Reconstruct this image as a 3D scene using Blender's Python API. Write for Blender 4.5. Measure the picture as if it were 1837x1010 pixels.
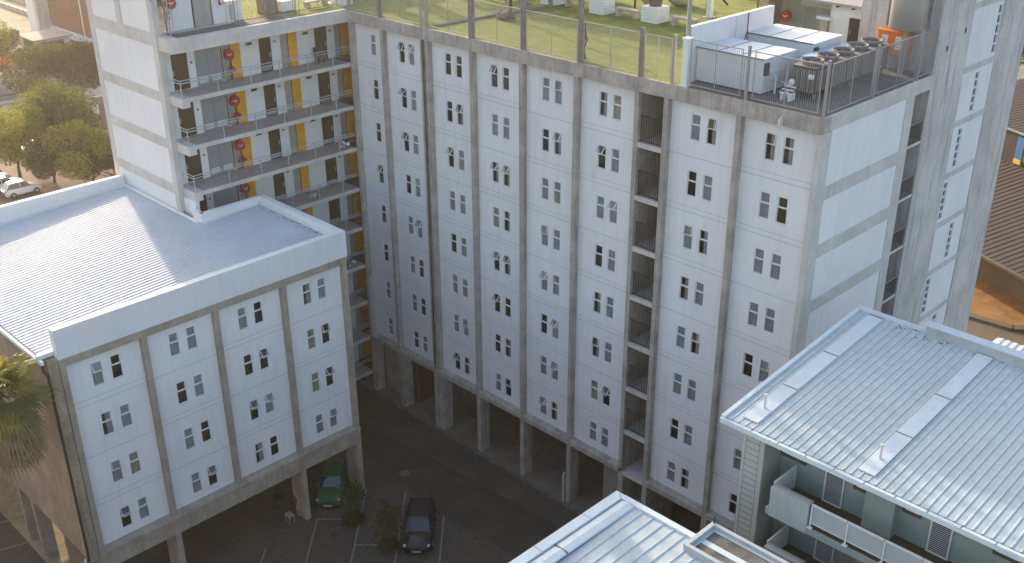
import bpy, math, random
from mathutils import Vector, Matrix
random.seed(7)
for o in list(bpy.data.objects): bpy.data.objects.remove(o)
SC = bpy.context.scene
COL = SC.collection
R = math.radians

# ---------------------------------------------------------------- camera
YAW, PITCH, ROLL = R(-45.2612), R(25.4999), R(-0.3518)
FPX = 1913.05
cf = Vector((math.sin(YAW)*math.cos(PITCH), math.cos(YAW)*math.cos(PITCH), -math.sin(PITCH)))
cr = Vector((math.cos(YAW), -math.sin(YAW), 0)); cu = cr.cross(cf)
r2 = cr*math.cos(ROLL)+cu*math.sin(ROLL); u2 = -cr*math.sin(ROLL)+cu*math.cos(ROLL)
cam = bpy.data.objects.new('camera', bpy.data.cameras.new('camera'))
COL.objects.link(cam)
m = Matrix((r2, u2, -cf)).transposed().to_4x4()
m.translation = Vector((54.502, -39.804, 40.498))
cam.matrix_world = m
cam.data.sensor_width = 36; cam.data.lens = FPX/1837*36
cam.data.clip_start = 0.5; cam.data.clip_end = 2000
SC.camera = cam

# ---------------------------------------------------------------- world, sun, exposure
SUN_EL = R(18); SUN_DIR = Vector((-0.958*math.cos(SUN_EL), 0.287*math.cos(SUN_EL), math.sin(SUN_EL)))
w = bpy.data.worlds.new("World"); SC.world = w; w.use_nodes = True
nt = w.node_tree; bg = nt.nodes['Background']
sky = nt.nodes.new('ShaderNodeTexSky'); sky.sky_type = 'NISHITA'; sky.sun_disc = False
sky.sun_elevation = SUN_EL; sky.sun_rotation = math.atan2(SUN_DIR.x, SUN_DIR.y)
sky.air_density = 1.0; sky.dust_density = 3.5; sky.ozone_density = 0.6
nt.links.new(sky.outputs[0], bg.inputs[0]); bg.inputs[1].default_value = 0.15
sl = bpy.data.lights.new('sun', 'SUN'); sl.energy = 2.0; sl.angle = R(0.5); sl.color = (1.0, 0.84, 0.64)
so = bpy.data.objects.new('sun', sl); COL.objects.link(so)
so.rotation_euler = SUN_DIR.to_track_quat('Z', 'Y').to_euler()
so.location = (0, 0, 60)
SC.view_settings.view_transform = 'Standard'; SC.view_settings.look = 'None'
SC.view_settings.exposure = 1.57; SC.view_settings.gamma = 1
try: SC.cycles.max_bounces = 7; SC.cycles.transparent_max_bounces = 12
except Exception: pass

# ---------------------------------------------------------------- materials
MAT = {}
def mat(name, col, rough=0.8, metal=0.0, noise=0.0, nscale=1.5, streak=0.0, bump=0.0, bscale=20, col2=None, fine=0.0, spec=0.5, ripple=None):
    if name in MAT: return MAT[name]
    mt = bpy.data.materials.new(name); mt.use_nodes = True; MAT[name] = mt
    n = mt.node_tree; L = n.links; b = n.nodes['Principled BSDF']
    b.inputs['Roughness'].default_value = rough; b.inputs['Metallic'].default_value = metal
    b.inputs['Specular IOR Level'].default_value = spec
    b.inputs['Base Color'].default_value = (*col, 1)
    mt.diffuse_color = (*col, 1)
    if noise or streak or col2 or fine:
        tc = n.nodes.new('ShaderNodeNewGeometry')
        base = None
        c2 = col2 or tuple(c*(1-noise) for c in col)
        tx = n.nodes.new('ShaderNodeTexNoise'); tx.inputs['Scale'].default_value = nscale
        tx.inputs['Detail'].default_value = 8; tx.inputs['Roughness'].default_value = 0.65
        L.new(tc.outputs['Position'], tx.inputs['Vector'])
        rp = n.nodes.new('ShaderNodeMapRange'); rp.inputs[1].default_value = 0.35; rp.inputs[2].default_value = 0.68
        L.new(tx.outputs['Fac'], rp.inputs[0])
        mx = n.nodes.new('ShaderNodeMix'); mx.data_type = 'RGBA'
        mx.inputs[6].default_value = (*col, 1); mx.inputs[7].default_value = (*c2, 1)
        L.new(rp.outputs[0], mx.inputs[0]); base = mx.outputs[2]
        if streak:
            mp = n.nodes.new('ShaderNodeMapping'); mp.inputs['Scale'].default_value = (3.0, 3.0, 0.22)
            L.new(tc.outputs['Position'], mp.inputs['Vector'])
            t2 = n.nodes.new('ShaderNodeTexNoise'); t2.inputs['Scale'].default_value = 1.3; t2.inputs['Detail'].default_value = 6
            L.new(mp.outputs[0], t2.inputs['Vector'])
            r2_ = n.nodes.new('ShaderNodeMapRange'); r2_.inputs[1].default_value = 0.5; r2_.inputs[2].default_value = 0.75
            r2_.inputs[3].default_value = 0; r2_.inputs[4].default_value = streak
            L.new(t2.outputs['Fac'], r2_.inputs[0])
            m2 = n.nodes.new('ShaderNodeMix'); m2.data_type = 'RGBA'
            L.new(base, m2.inputs[6]); m2.inputs[7].default_value = (*[c*0.35 for c in col], 1)
            L.new(r2_.outputs[0], m2.inputs[0]); base = m2.outputs[2]
        if fine:
            t3 = n.nodes.new('ShaderNodeTexNoise'); t3.inputs['Scale'].default_value = nscale*14; t3.inputs['Detail'].default_value = 4
            L.new(tc.outputs['Position'], t3.inputs['Vector'])
            r3 = n.nodes.new('ShaderNodeMapRange'); r3.inputs[1].default_value = 0.3; r3.inputs[2].default_value = 0.7
            r3.inputs[3].default_value = 1-fine; r3.inputs[4].default_value = 1+fine
            L.new(t3.outputs['Fac'], r3.inputs[0])
            m3 = n.nodes.new('ShaderNodeMix'); m3.data_type = 'RGBA'; m3.blend_type = 'MULTIPLY'; m3.inputs[0].default_value = 1
            L.new(base, m3.inputs[6]); L.new(r3.outputs[0], m3.inputs[7]); base = m3.outputs[2]
        L.new(base, b.inputs['Base Color'])
    if bump:
        tc = n.nodes.new('ShaderNodeNewGeometry')
        t4 = n.nodes.new('ShaderNodeTexNoise'); t4.inputs['Scale'].default_value = bscale; t4.inputs['Detail'].default_value = 5
        L.new(tc.outputs['Position'], t4.inputs['Vector'])
        bp = n.nodes.new('ShaderNodeBump'); bp.inputs['Strength'].default_value = bump; bp.inputs['Distance'].default_value = 0.05
        L.new(t4.outputs['Fac'], bp.inputs['Height']); L.new(bp.outputs[0], b.inputs['Normal'])
    return mt

mat('white_wall', (0.80,0.775,0.765), 0.85, noise=0.09, nscale=0.30, streak=0.12, bump=0.15, bscale=30)
mat('joint', (0.36,0.36,0.37), 0.9)
mat('concrete', (0.47,0.42,0.37), 0.9, noise=0.42, nscale=0.9, streak=0.6, fine=0.10, bump=0.3, bscale=12)
mat('concrete_warm', (0.40,0.34,0.28), 0.9, noise=0.32, nscale=0.8, streak=0.35, fine=0.10, bump=0.3, bscale=12)
mat('concrete_light', (0.62,0.575,0.535), 0.9, noise=0.22, nscale=0.7, streak=0.22, fine=0.06, bump=0.2, bscale=12)
mat('concrete_raw', (0.30,0.28,0.26), 0.9, noise=0.55, nscale=0.5, streak=0.5, fine=0.12, bump=0.3, bscale=9)
mat('tower_concrete', (0.62,0.575,0.54), 0.88, noise=0.30, nscale=0.35, streak=0.7, fine=0.06, bump=0.2, bscale=10)
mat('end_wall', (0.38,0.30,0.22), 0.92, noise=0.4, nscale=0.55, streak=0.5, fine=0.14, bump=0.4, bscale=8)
mat('white_parapet', (0.74,0.735,0.73), 0.8, noise=0.06, nscale=0.5, streak=0.10)
mat('window_frame', (0.74,0.74,0.74), 0.5)
mat('curtain', (0.50,0.49,0.50), 0.95, noise=0.25, nscale=3)
mat('curtain_warm', (0.55,0.48,0.38), 0.95, noise=0.25, nscale=3)
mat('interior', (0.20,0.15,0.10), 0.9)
mat('roof_metal', (0.55,0.565,0.60), 0.6, noise=0.14, nscale=0.4, spec=0.25, fine=0.05)
mat('roof_metal_blue', (0.50,0.555,0.56), 0.85, noise=0.14, nscale=0.25, fine=0.08, spec=0.12)
mat('rib_seam', (0.27,0.31,0.34), 0.7)
mat('roof_cap', (0.62,0.68,0.69), 0.8, noise=0.12, nscale=1.2, fine=0.05)
mat('dirty_seam', (0.16,0.17,0.17), 0.9)
mat('turf', (0.18,0.21,0.022), 0.95, col2=(0.105,0.135,0.018), nscale=1.1, fine=0.40, bump=0.8, bscale=60)
mat('roof_floor', (0.14,0.13,0.12), 0.95, noise=0.4, nscale=1.2, fine=0.15)
mat('steel', (0.34,0.34,0.35), 0.5, metal=0.4)
mat('steel_light', (0.36,0.36,0.37), 0.45, metal=0.5)
mat('post_brown', (0.24,0.21,0.20), 0.85, noise=0.3, nscale=3, fine=0.1)
mat('door_brown', (0.055,0.036,0.018), 0.65, noise=0.2, nscale=4)
mat('gate_grey', (0.27,0.29,0.30), 0.6, noise=0.1, nscale=3)
mat('yellow', (0.80,0.38,0.02), 0.75, noise=0.12, nscale=2)
mat('grey_panel', (0.38,0.35,0.32), 0.85, noise=0.1, nscale=2)
mat('corridor_floor', (0.38,0.335,0.32), 0.7, noise=0.2, nscale=2)
mat('white_paint', (0.78,0.77,0.75), 0.7, noise=0.07, nscale=1.5)
mat('red', (0.36,0.030,0.018), 0.45)
mat('black', (0.02,0.02,0.02), 0.6)
mat('dark_metal', (0.045,0.036,0.028), 0.6, noise=0.3, nscale=4)
mat('hvac_white', (0.70,0.71,0.72), 0.55, noise=0.12, nscale=1.0, fine=0.04)
mat('hvac_blue', (0.42,0.52,0.66), 0.5, noise=0.08, nscale=1.0)
mat('orange', (0.80,0.20,0.03), 0.55)
mat('brown_cladding', (0.33,0.13,0.07), 0.85, noise=0.15, nscale=0.3)
mat('grey_green', (0.33,0.36,0.32), 0.85, noise=0.10, nscale=0.8, streak=0.06)
mat('siding', (0.46,0.46,0.42), 0.85, noise=0.08, nscale=0.8)
mat('brown_floor', (0.115,0.075,0.035), 0.85, noise=0.3, nscale=1.5, fine=0.1)
mat('asphalt', (0.105,0.078,0.054), 0.92, col2=(0.066,0.056,0.047), nscale=0.3, fine=0.22, bump=0.3, bscale=40)
mat('asphalt_patch', (0.075,0.058,0.042), 0.9, noise=0.3, nscale=0.6, fine=0.2)
mat('oil', (0.03,0.027,0.024), 0.6, noise=0.3, nscale=2)
mat('ground_dirt', (0.24,0.20,0.15), 0.95, col2=(0.10,0.085,0.065), nscale=0.12, fine=0.2)
mat('road', (0.22,0.205,0.19), 0.9, noise=0.25, nscale=0.2, fine=0.1)
mat('paving_red', (0.20,0.125,0.085), 0.9, noise=0.3, nscale=0.4, fine=0.15)
mat('paint_line', (0.26,0.25,0.24), 0.8, noise=0.45, nscale=3, fine=0.2)
mat('kerb', (0.17,0.15,0.13), 0.9, noise=0.4, nscale=1.5)
mat('leaf_dark', (0.050,0.068,0.010), 0.7, col2=(0.085,0.10,0.018), nscale=0.6)
mat('leaf_mid', (0.12,0.15,0.014), 0.7, col2=(0.14,0.15,0.022), nscale=0.5)
mat('leaf_yellow', (0.33,0.33,0.025), 0.7, col2=(0.25,0.22,0.04), nscale=0.5)
mat('leaf_shade', (0.085,0.10,0.025), 0.8, col2=(0.025,0.035,0.010), nscale=4)
mat('leaf_olive', (0.085,0.078,0.018), 0.75, col2=(0.13,0.12,0.03), nscale=0.5)
mat('palm_leaf', (0.20,0.22,0.03), 0.6, col2=(0.17,0.17,0.035), nscale=2)
mat('palm_deep', (0.075,0.095,0.015), 0.7, col2=(0.11,0.12,0.02), nscale=2)
mat('palm_gold', (0.34,0.27,0.05), 0.7, col2=(0.24,0.22,0.04), nscale=2)
mat('palm_dry', (0.28,0.19,0.09), 0.9, noise=0.4, nscale=3)
mat('bark', (0.12,0.085,0.06), 0.95, noise=0.4, nscale=3)
mat('flower', (0.75,0.18,0.05), 0.7)
mat('tyre', (0.02,0.02,0.02), 0.8)
mat('rim', (0.35,0.35,0.36), 0.35, metal=0.7)
mat('car_white', (0.72,0.72,0.70), 0.25)
mat('car_green', (0.012,0.11,0.038), 0.22)
mat('car_black', (0.012,0.012,0.014), 0.18)
mat('car_silver', (0.42,0.42,0.42), 0.3, metal=0.3)
mat('car_red', (0.30,0.03,0.02), 0.3)
mat('car_glass', (0.02,0.025,0.03), 0.06, spec=0.9)
mat('headlight', (0.42,0.42,0.40), 0.15)
mat('plate', (0.35,0.35,0.33), 0.5)
mat('hydrant_red', (0.16,0.02,0.012), 0.6)
mat('stool_grey', (0.30,0.28,0.26), 0.8)
mat('rail_grey', (0.42,0.42,0.42), 0.6)
mat('balcony_grey', (0.44,0.46,0.44), 0.9, noise=0.15, nscale=0.8, streak=0.15)
mat('sun_strip_pale', (0.42,0.32,0.19), 0.9, noise=0.4, nscale=1.2, fine=0.3)
mat('slit_glass', (0.03,0.03,0.032), 0.5)
mat('sack', (0.10,0.085,0.08), 0.9, noise=0.3, nscale=5)
mat('stainless', (0.55,0.53,0.50), 0.4, metal=0.25)
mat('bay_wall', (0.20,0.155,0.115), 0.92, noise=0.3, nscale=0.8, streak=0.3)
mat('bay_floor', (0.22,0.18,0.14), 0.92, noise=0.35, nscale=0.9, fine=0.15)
mat('stone', (0.50,0.44,0.36), 0.9, noise=0.25, nscale=3)
mat('brick_planter', (0.24,0.17,0.13), 0.9, noise=0.3, nscale=5)
mat('brown_roof', (0.055,0.038,0.029), 0.85, noise=0.2, nscale=0.4)
mat('blue_panel', (0.035,0.15,0.33), 0.6)
mat('yellow_panel', (0.62,0.42,0.03), 0.6)
mat('orange_ground', (0.34,0.165,0.05), 0.95, noise=0.45, nscale=0.7, fine=0.3)
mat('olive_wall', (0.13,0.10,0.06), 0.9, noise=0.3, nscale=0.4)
mat('pipe_pvc', (0.62,0.60,0.56), 0.6)
mat('rust_pipe', (0.16,0.055,0.03), 0.8)
mat('gravel', (0.20,0.185,0.16), 0.95, col2=(0.07,0.07,0.065), nscale=1.6, fine=0.35, bump=0.8, bscale=40)
mat('render_blue', (0.47,0.50,0.50), 0.85, noise=0.22, nscale=0.7, streak=0.15)
mat('wood', (0.36,0.20,0.10), 0.8, noise=0.3, nscale=4)
mat('skin', (0.30,0.17,0.11), 0.7)
mat('cloth_dark', (0.05,0.045,0.05), 0.9)

for ln in ('leaf_dark','leaf_mid','leaf_yellow','leaf_olive','palm_leaf','palm_deep','palm_gold','leaf_shade','flower'):
    n = MAT[ln].node_tree; b = n.nodes['Principled BSDF']; tr = n.nodes.new('ShaderNodeBsdfTranslucent'); mx = n.nodes.new('ShaderNodeMixShader'); mx.inputs[0].default_value = 0.45
    if b.inputs['Base Color'].links: n.links.new(b.inputs['Base Color'].links[0].from_socket, tr.inputs[0])
    else: tr.inputs[0].default_value = b.inputs['Base Color'].default_value
    n.links.new(b.outputs[0], mx.inputs[1]); n.links.new(tr.outputs[0], mx.inputs[2]); n.links.new(mx.outputs[0], n.nodes['Material Output'].inputs[0])
def glass_mat():
    mt = bpy.data.materials.new('glass'); mt.use_nodes = True; MAT['glass'] = mt
    n = mt.node_tree; n.nodes.remove(n.nodes['Principled BSDF']); out = n.nodes['Material Output']
    t = n.nodes.new('ShaderNodeBsdfTransparent'); t.inputs[0].default_value = (0.86,0.88,0.88,1)
    g = n.nodes.new('ShaderNodeBsdfGlossy'); g.inputs['Roughness'].default_value = 0.04
    lw = n.nodes.new('ShaderNodeFresnel'); lw.inputs[0].default_value = 1.45
    ge = n.nodes.new('ShaderNodeNewGeometry'); ir = n.nodes.new('ShaderNodeMapRange'); ir.inputs[3].default_value = 1.45; ir.inputs[4].default_value = 1/1.45
    n.links.new(ge.outputs['Backfacing'], ir.inputs[0]); n.links.new(ir.outputs[0], lw.inputs[0])   # same reflectance from both sides of a thin pane
    mx = n.nodes.new('ShaderNodeMixShader')
    n.links.new(lw.outputs[0], mx.inputs[0]); n.links.new(t.outputs[0], mx.inputs[1]); n.links.new(g.outputs[0], mx.inputs[2])
    n.links.new(mx.outputs[0], out.inputs[0])
glass_mat()

# ---------------------------------------------------------------- object helpers
def tag(o, label=None, cat=None, group=None, kind=None):
    if label: o['label'] = label
    if cat: o['category'] = cat
    if group: o['group'] = group
    if kind: o['kind'] = kind
    return o
def thing(name, label, cat, loc=(0,0,0), rz=0, group=None):
    o = bpy.data.objects.new(name, None); COL.objects.link(o); o.empty_display_size = 0.3
    o.location = loc; o.rotation_euler = (0,0,rz)
    return tag(o, label, cat, group)
class MB:
    """mesh buffer; world coordinates unless local=True at build"""
    def __init__(s): s.v = []; s.f = []; s.m = []; s.mats = []; s.smooth = []
    def mi(s, m):
        if m not in s.mats: s.mats.append(m)
        return s.mats.index(m)
    def poly(s, pts, m, smooth=False):
        k = len(s.v); s.v += [tuple(p) for p in pts]; s.f.append(tuple(range(k, k+len(pts)))); s.m.append(s.mi(m)); s.smooth.append(smooth)
    def faces(s, verts, faces, m, smooth=False):
        k = len(s.v); s.v += [tuple(p) for p in verts]; i = s.mi(m)
        for f in faces: s.f.append(tuple(k+a for a in f)); s.m.append(i); s.smooth.append(smooth)
    def box(s, x0, x1, y0, y1, z0, z1, m):
        if x0 > x1: x0, x1 = x1, x0
        if y0 > y1: y0, y1 = y1, y0
        if z0 > z1: z0, z1 = z1, z0
        v = [(x0,y0,z0),(x1,y0,z0),(x1,y1,z0),(x0,y1,z0),(x0,y0,z1),(x1,y0,z1),(x1,y1,z1),(x0,y1,z1)]
        s.faces(v, [(0,3,2,1),(4,5,6,7),(0,1,5,4),(1,2,6,5),(2,3,7,6),(3,0,4,7)], m)
        return s
    def obox(s, c, ax, ay, az, hx, hy, hz, m):
        c = Vector(c); ax = Vector(ax).normalized()*hx; ay = Vector(ay).normalized()*hy; az = Vector(az).normalized()*hz
        v = [c+ax*i+ay*j+az*k for k in (-1,1) for (i,j) in ((-1,-1),(1,-1),(1,1),(-1,1))]
        s.faces(v, [(0,3,2,1),(4,5,6,7),(0,1,5,4),(1,2,6,5),(2,3,7,6),(3,0,4,7)], m); return s
    def tube(s, p0, p1, r0, m, r1=None, n=8, cap=True, smooth=True):
        p0 = Vector(p0); p1 = Vector(p1); r1 = r0 if r1 is None else r1
        d = (p1-p0).normalized(); a = d.orthogonal().normalized(); b = d.cross(a)
        vs = []
        for p, r in ((p0, r0), (p1, r1)):
            for i in range(n):
                t = 2*math.pi*i/n; vs.append(p+a*math.cos(t)*r+b*math.sin(t)*r)
        s.faces(vs, [(i, (i+1) % n, n+(i+1) % n, n+i) for i in range(n)], m, smooth)
        if cap: s.faces(vs, [tuple(range(n-1,-1,-1)), tuple(range(n, 2*n))], m)
        return s
    def path(s, pts, r, m, n=6):
        for a, b in zip(pts[:-1], pts[1:]): s.tube(a, b, r, m, n=n)
        return s
    def lathe(s, c, prof, m, n=16, smooth=True):
        vs = []
        for (r, z) in prof:
            for i in range(n):
                t = 2*math.pi*i/n; vs.append((c[0]+r*math.cos(t), c[1]+r*math.sin(t), c[2]+z))
        fs = []
        for k in range(len(prof)-1):
            for i in range(n):
                fs.append((k*n+i, k*n+(i+1) % n, (k+1)*n+(i+1) % n, (k+1)*n+i))
        s.faces(vs, fs, m, smooth)
        return s
    def ball(s, c, rx, ry, rz, m, n=12, k=8, jit=0):
        vs = []; fs = []
        for j in range(k+1):
            ph = math.pi*j/k
            for i in range(n):
                t = 2*math.pi*i/n; q = 1+random.uniform(-jit, jit)
                vs.append((c[0]+rx*q*math.sin(ph)*math.cos(t), c[1]+ry*q*math.sin(ph)*math.sin(t), c[2]+rz*q*math.cos(ph)))
        for j in range(k):
            for i in range(n): fs.append((j*n+i, (j+1)*n+i, (j+1)*n+(i+1) % n, j*n+(i+1) % n))
        s.faces(vs, fs, m, True); return s
    def build(s, name, parent=None, local=False, loc=None, weld=False):
        me = bpy.data.meshes.new(name)
        off = Vector((0,0,0))
        if parent is not None and not local:
            p = parent
            while p is not None: off = off + Vector(p.location); p = p.parent
        base = Vector(loc) if loc else Vector((0,0,0))
        me.from_pydata([tuple(Vector(v)-off-(base-off if loc and not local else Vector((0,0,0)))) for v in s.v], [], s.f)
        for m_ in s.mats: me.materials.append(MAT[m_])
        me.polygons.foreach_set('material_index', s.m); me.polygons.foreach_set('use_smooth', s.smooth)
        me.update()
        o = bpy.data.objects.new(name, me); COL.objects.link(o)
        if parent is not None: o.parent = parent
        if loc: o.location = (base-off) if not local else base
        return o
def single(name, mb, label, cat, group=None):
    """a thing that is one mesh: origin moved to the centre of its base"""
    xs = [v[0] for v in mb.v]; ys = [v[1] for v in mb.v]; zs = [v[2] for v in mb.v]
    o = mb.build(name, loc=((min(xs)+max(xs))/2, (min(ys)+max(ys))/2, min(zs)))
    return tag(o, label, cat, group)
def copy_tree(o, parent=None):
    c = o.copy(); COL.objects.link(c); c.parent = parent
    for ch in [x for x in bpy.data.objects if x.parent == o]: copy_tree(ch, c)
    return c
def struct(name, mb): return tag(mb.build(name), kind='structure')

hm = bpy.data.materials.new('haze_vol'); hm.use_nodes = True; MAT['haze_vol'] = hm
hm.node_tree.nodes.remove(hm.node_tree.nodes['Principled BSDF'])
pv = hm.node_tree.nodes.new('ShaderNodeVolumePrincipled'); pv.inputs['Color'].default_value = (1.0,0.93,0.82,1); pv.inputs['Density'].default_value = 0.00032; pv.inputs['Anisotropy'].default_value = 0.55
hm.node_tree.links.new(pv.outputs[0], hm.node_tree.nodes['Material Output'].inputs['Volume'])
# ================================================================ windows
WW, WH, WM = 0.52, 1.27, 0.74      # width, height, height of transom
def win_meshes():
    d = {}
    f = MB(); t = 0.018
    f.box(0, t, 0.05, 0.10, 0, WH, 'window_frame'); f.box(WW-t, WW, 0.05, 0.10, 0, WH, 'window_frame')
    f.box(t, WW-t, 0.05, 0.10, 0, t, 'window_frame'); f.box(t, WW-t, 0.05, 0.10, WH-t, WH, 'window_frame')
    f.box(t, WW-t, 0.03, 0.105, WM-0.021, WM+0.021, 'window_frame')
    f.box(-0.02, WW+0.02, -0.025, 0.05, -0.035, -0.002, 'window_frame')
    d['frame'] = f
    p = MB(); p.box(t, WW-t, 0.070, 0.078, t, WM-0.028, 'glass'); d['pane'] = p
    s = MB(); h = WH-t-(WM+0.02); q = 0.030; w2 = WW-0.04    # sash local: hinge at top, hangs down -z
    for a in ((0, q, -h, 0), (w2-q, w2, -h, 0), (q, w2-q, -h, -h+q), (q, w2-q, -q, 0)):
        s.box(a[0], a[1], -0.015, 0.02, a[2], a[3], 'window_frame')
    s.box(q, w2-q, 0.0, 0.006, -h+q, -q, 'glass')
    d['sash'] = s
    for nm, mt_ in (('curtain', 'curtain'), ('curtain_w', 'curtain_warm')):
        c = MB(); n = 14
        for i in range(n):
            x0 = 0.0+WW*i/n; x1 = WW*(i+1)/n
            y0 = 0.115+0.015*math.sin(i*1.9); y1 = 0.115+0.015*math.sin((i+1)*1.9)
            c.poly([(x0,y0,0.0),(x1,y1,0.0),(x1,y1,WH),(x0,y0,WH)], mt_, True)
        d[nm] = c
        c = MB()
        for i in range(7):
            x0 = WW*0.45+WW*0.55*i/7; x1 = WW*0.45+WW*0.55*(i+1)/7
            y0 = 0.12+0.02*math.sin(i*2.1); y1 = 0.12+0.02*math.sin((i+1)*2.1)
            c.poly([(x0,y0,0.0),(x1,y1,0.0),(x1,y1,WH),(x0,y0,WH)], mt_, True)
        d[nm+'_half'] = c
    return d
WM_ = win_meshes(); WDATA = {}
for k_, mb_ in WM_.items():
    o_ = mb_.build('w_'+k_, local=True); WDATA[k_] = o_.data; bpy.data.objects.remove(o_)
WDATA['frame'].name='window'; 
def put(name, data, parent, loc=(0,0,0), rot=(0,0,0)):
    o = bpy.data.objects.new(name, data); COL.objects.link(o); o.parent = parent; o.location = loc; o.rotation_euler = rot
    return o
rw = random.Random(3)
def window(parent, loc, rz, state):
    """state: C curtain, D dark, H half curtain, + 'O' open sash, 'o' ajar"""
    pl = Vector(parent.location)
    w_ = put('window', WDATA['frame'], parent, Vector(loc)-pl, (0,0,rz))
    put('pane', WDATA['pane'], w_)
    a = {'O': R(rw.uniform(28, 48)), 'o': R(rw.uniform(8, 16))}.get(state[-1], 0) if len(state) > 1 else 0
    put('sash', WDATA['sash'], w_, (0.02, 0.02 if a else 0.07, WH-0.02), (-a, 0, 0))
    if state[0] == 'C':
        put('curtain', WDATA['curtain' if rw.random() < 0.86 else 'curtain_w'], w_)
    elif state[0] == 'H':
        c = put('curtain', WDATA['curtain_half' if rw.random() < 0.6 else 'curtain_w_half'], w_)
    return w_
def pierced(mb, pt, us, zs, holes, m, depth=0.12):
    """sheet wall with rectangular holes. pt(u,z,d)->world, holes [(u0,u1,z0,z1)]"""
    U_ = sorted(set([us[0], us[1]]+[h[0] for h in holes]+[h[1] for h in holes]))
    Z_ = sorted(set([zs[0], zs[1]]+[h[2] for h in holes]+[h[3] for h in holes]))
    for i in range(len(U_)-1):
        for j in range(len(Z_)-1):
            uc = (U_[i]+U_[i+1])/2; zc = (Z_[j]+Z_[j+1])/2
            if any(h[0] < uc < h[1] and h[2] < zc < h[3] for h in holes): continue
            mb.poly([pt(U_[i],Z_[j],0), pt(U_[i+1],Z_[j],0), pt(U_[i+1],Z_[j+1],0), pt(U_[i],Z_[j+1],0)], m)
    for h in holes:
        a, b, c, d = h; D_ = depth
        mb.poly([pt(a,c,0), pt(a,c,D_), pt(b,c,D_), pt(b,c,0)], m); mb.poly([pt(a,d,0), pt(b,d,0), pt(b,d,D_), pt(a,d,D_)], m)
        mb.poly([pt(a,c,0), pt(a,d,0), pt(a,d,D_), pt(a,c,D_)], m); mb.poly([pt(b,c,0), pt(b,c,D_), pt(b,d,D_), pt(b,d,0)], m)

# ================================================================ main facade (faces -Y), storey 2.8
ST = 2.8; CW = 0.26
colx = {0:0.0, 1:3.1, 2:6.83, 3:7.25, 4:11.03, 5:14.95, 6:18.87, 7:22.86, 8:24.62, 9:28.70, 10:32.74}
YW = 0.34
main = thing('apartment_block', 'tall white panelled block with concrete fins, green turf on its roof and open ground floor', 'building', (20, 5, 0))
wing = thing('apartment_wing', 'wing with open access corridors and yellow panels at the inner corner of the courtyard', 'building', (-4, -4, 0))
def bay(parent, a, b, wins, states):
    """wall between column a and b; wins: u offsets; states rows of lists"""
    x0 = colx[a]+CW; x1 = colx[b]
    mb = MB(); holes = []; pt = lambda u, z, d: (u, YW+d, z)
    for r_ in range(8):
        zt = 26.05-ST*r_
        for u in wins:
            holes.append((colx[a]+u-.03, colx[a]+u-.03+WW, zt-WH, zt))
    pierced(mb, pt, (x0, x1), (4.75, 26.62), holes, 'white_wall')
    for r_ in range(1, 8):        # panel joints, a shallow step each storey
        z = 26.02-ST*r_+0.72
        mb.box(x0, x1, YW-0.012, YW+0.002, z, z+0.018, 'joint')
        if (r_*7+a) % 3: mb.box(x0, x1, YW-0.012, YW+0.002, z+0.27, z+0.283, 'joint')
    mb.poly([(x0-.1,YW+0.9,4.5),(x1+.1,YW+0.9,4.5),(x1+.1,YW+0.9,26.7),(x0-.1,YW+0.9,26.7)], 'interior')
    mb.build('wall', parent)
    for r_ in range(8):
        zt = 26.05-ST*r_
        for k, u in enumerate(wins):
            window(parent, (colx[a]+u-.03, YW, zt-WH), 0, states[r_][k])
B01 = [['C'],['D'],['D'],['DO'],['D'],['D'],['C'],['C']]
B12 = [['DO','CO'],['DO','C'],['DO','C'],['D','C'],['C','CO'],['C','H'],['C','D'],['D','C']]
B23 = [['D','D'],['D','HO'],['DO','C'],['C','C'],['D','C'],['C','C'],['C','Co'],['DO','H']]
B34 = [['DO','D'],['C','C'],['HO','HO'],['C','H'],['DO','HO'],['DO','D'],['D','H'],['C','Do']]
B45 = [['C','Co'],['D','HO'],['C','C'],['Co','C'],['CO','C'],['D','CO'],['C','CO'],['CO','H']]
B56 = [['H','C'],['DO','C'],['C','CO'],['D','C'],['H','C'],['Ho','C'],['C','DO'],['C','C']]
B78 = [['C','Ho'],['D','C'],['Co','H'],['H','C'],['C','Ho'],['C','C'],['D','C'],['C','H']]
B89 = [['Ho','H'],['C','D'],['C','C'],['C','C'],['D','Co'],['C','C'],['C','C'],['D','C']]
bay(wing, 0, 1, [1.72], B01)
bay(wing, 1, 2, [1.38, 2.28], B12)
bay(main, 3, 4, [1.38, 2.30], B23)
bay(main, 4, 5, [1.42, 2.33], B34)
bay(main, 5, 6, [1.42, 2.33], B45)
bay(main, 6, 7, [1.50, 2.40], B56)
bay(main, 8, 9, [1.44, 2.36], B78)
bay(main, 9, 10, [1.44, 2.36], B89)
def fin(parent, i, wid=CW, zb=4.62):
    x = colx[i]
    mb = MB(); mb.box(x, x+wid, 0.0, YW+0.05, zb, 26.60, 'concrete'); mb.build('column', parent)
def leg(parent, i, wid, dep=0.8, x=None):
    x = colx[i] if x is None else x
    mb = MB(); mb.box(x, x+wid, 0.01, dep, 0, 4.30, 'concrete'); mb.build('pier', parent)
for i, p_ in ((0,wing),(1,wing),(2,wing),(3,main),(4,main),(5,main),(6,main),(7,main),(8,main),(9,main)): fin(p_, i)
for i, p_, w_ in ((0,wing,0.4),(1,wing,0.5),(2,wing,0.38),(3,main,0.5),(4,main,0.32),(5,main,0.32),(6,main,0.32),(7,main,0.35),(8,main,0.32),(9,main,0.32)): leg(p_, i, w_)
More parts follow.
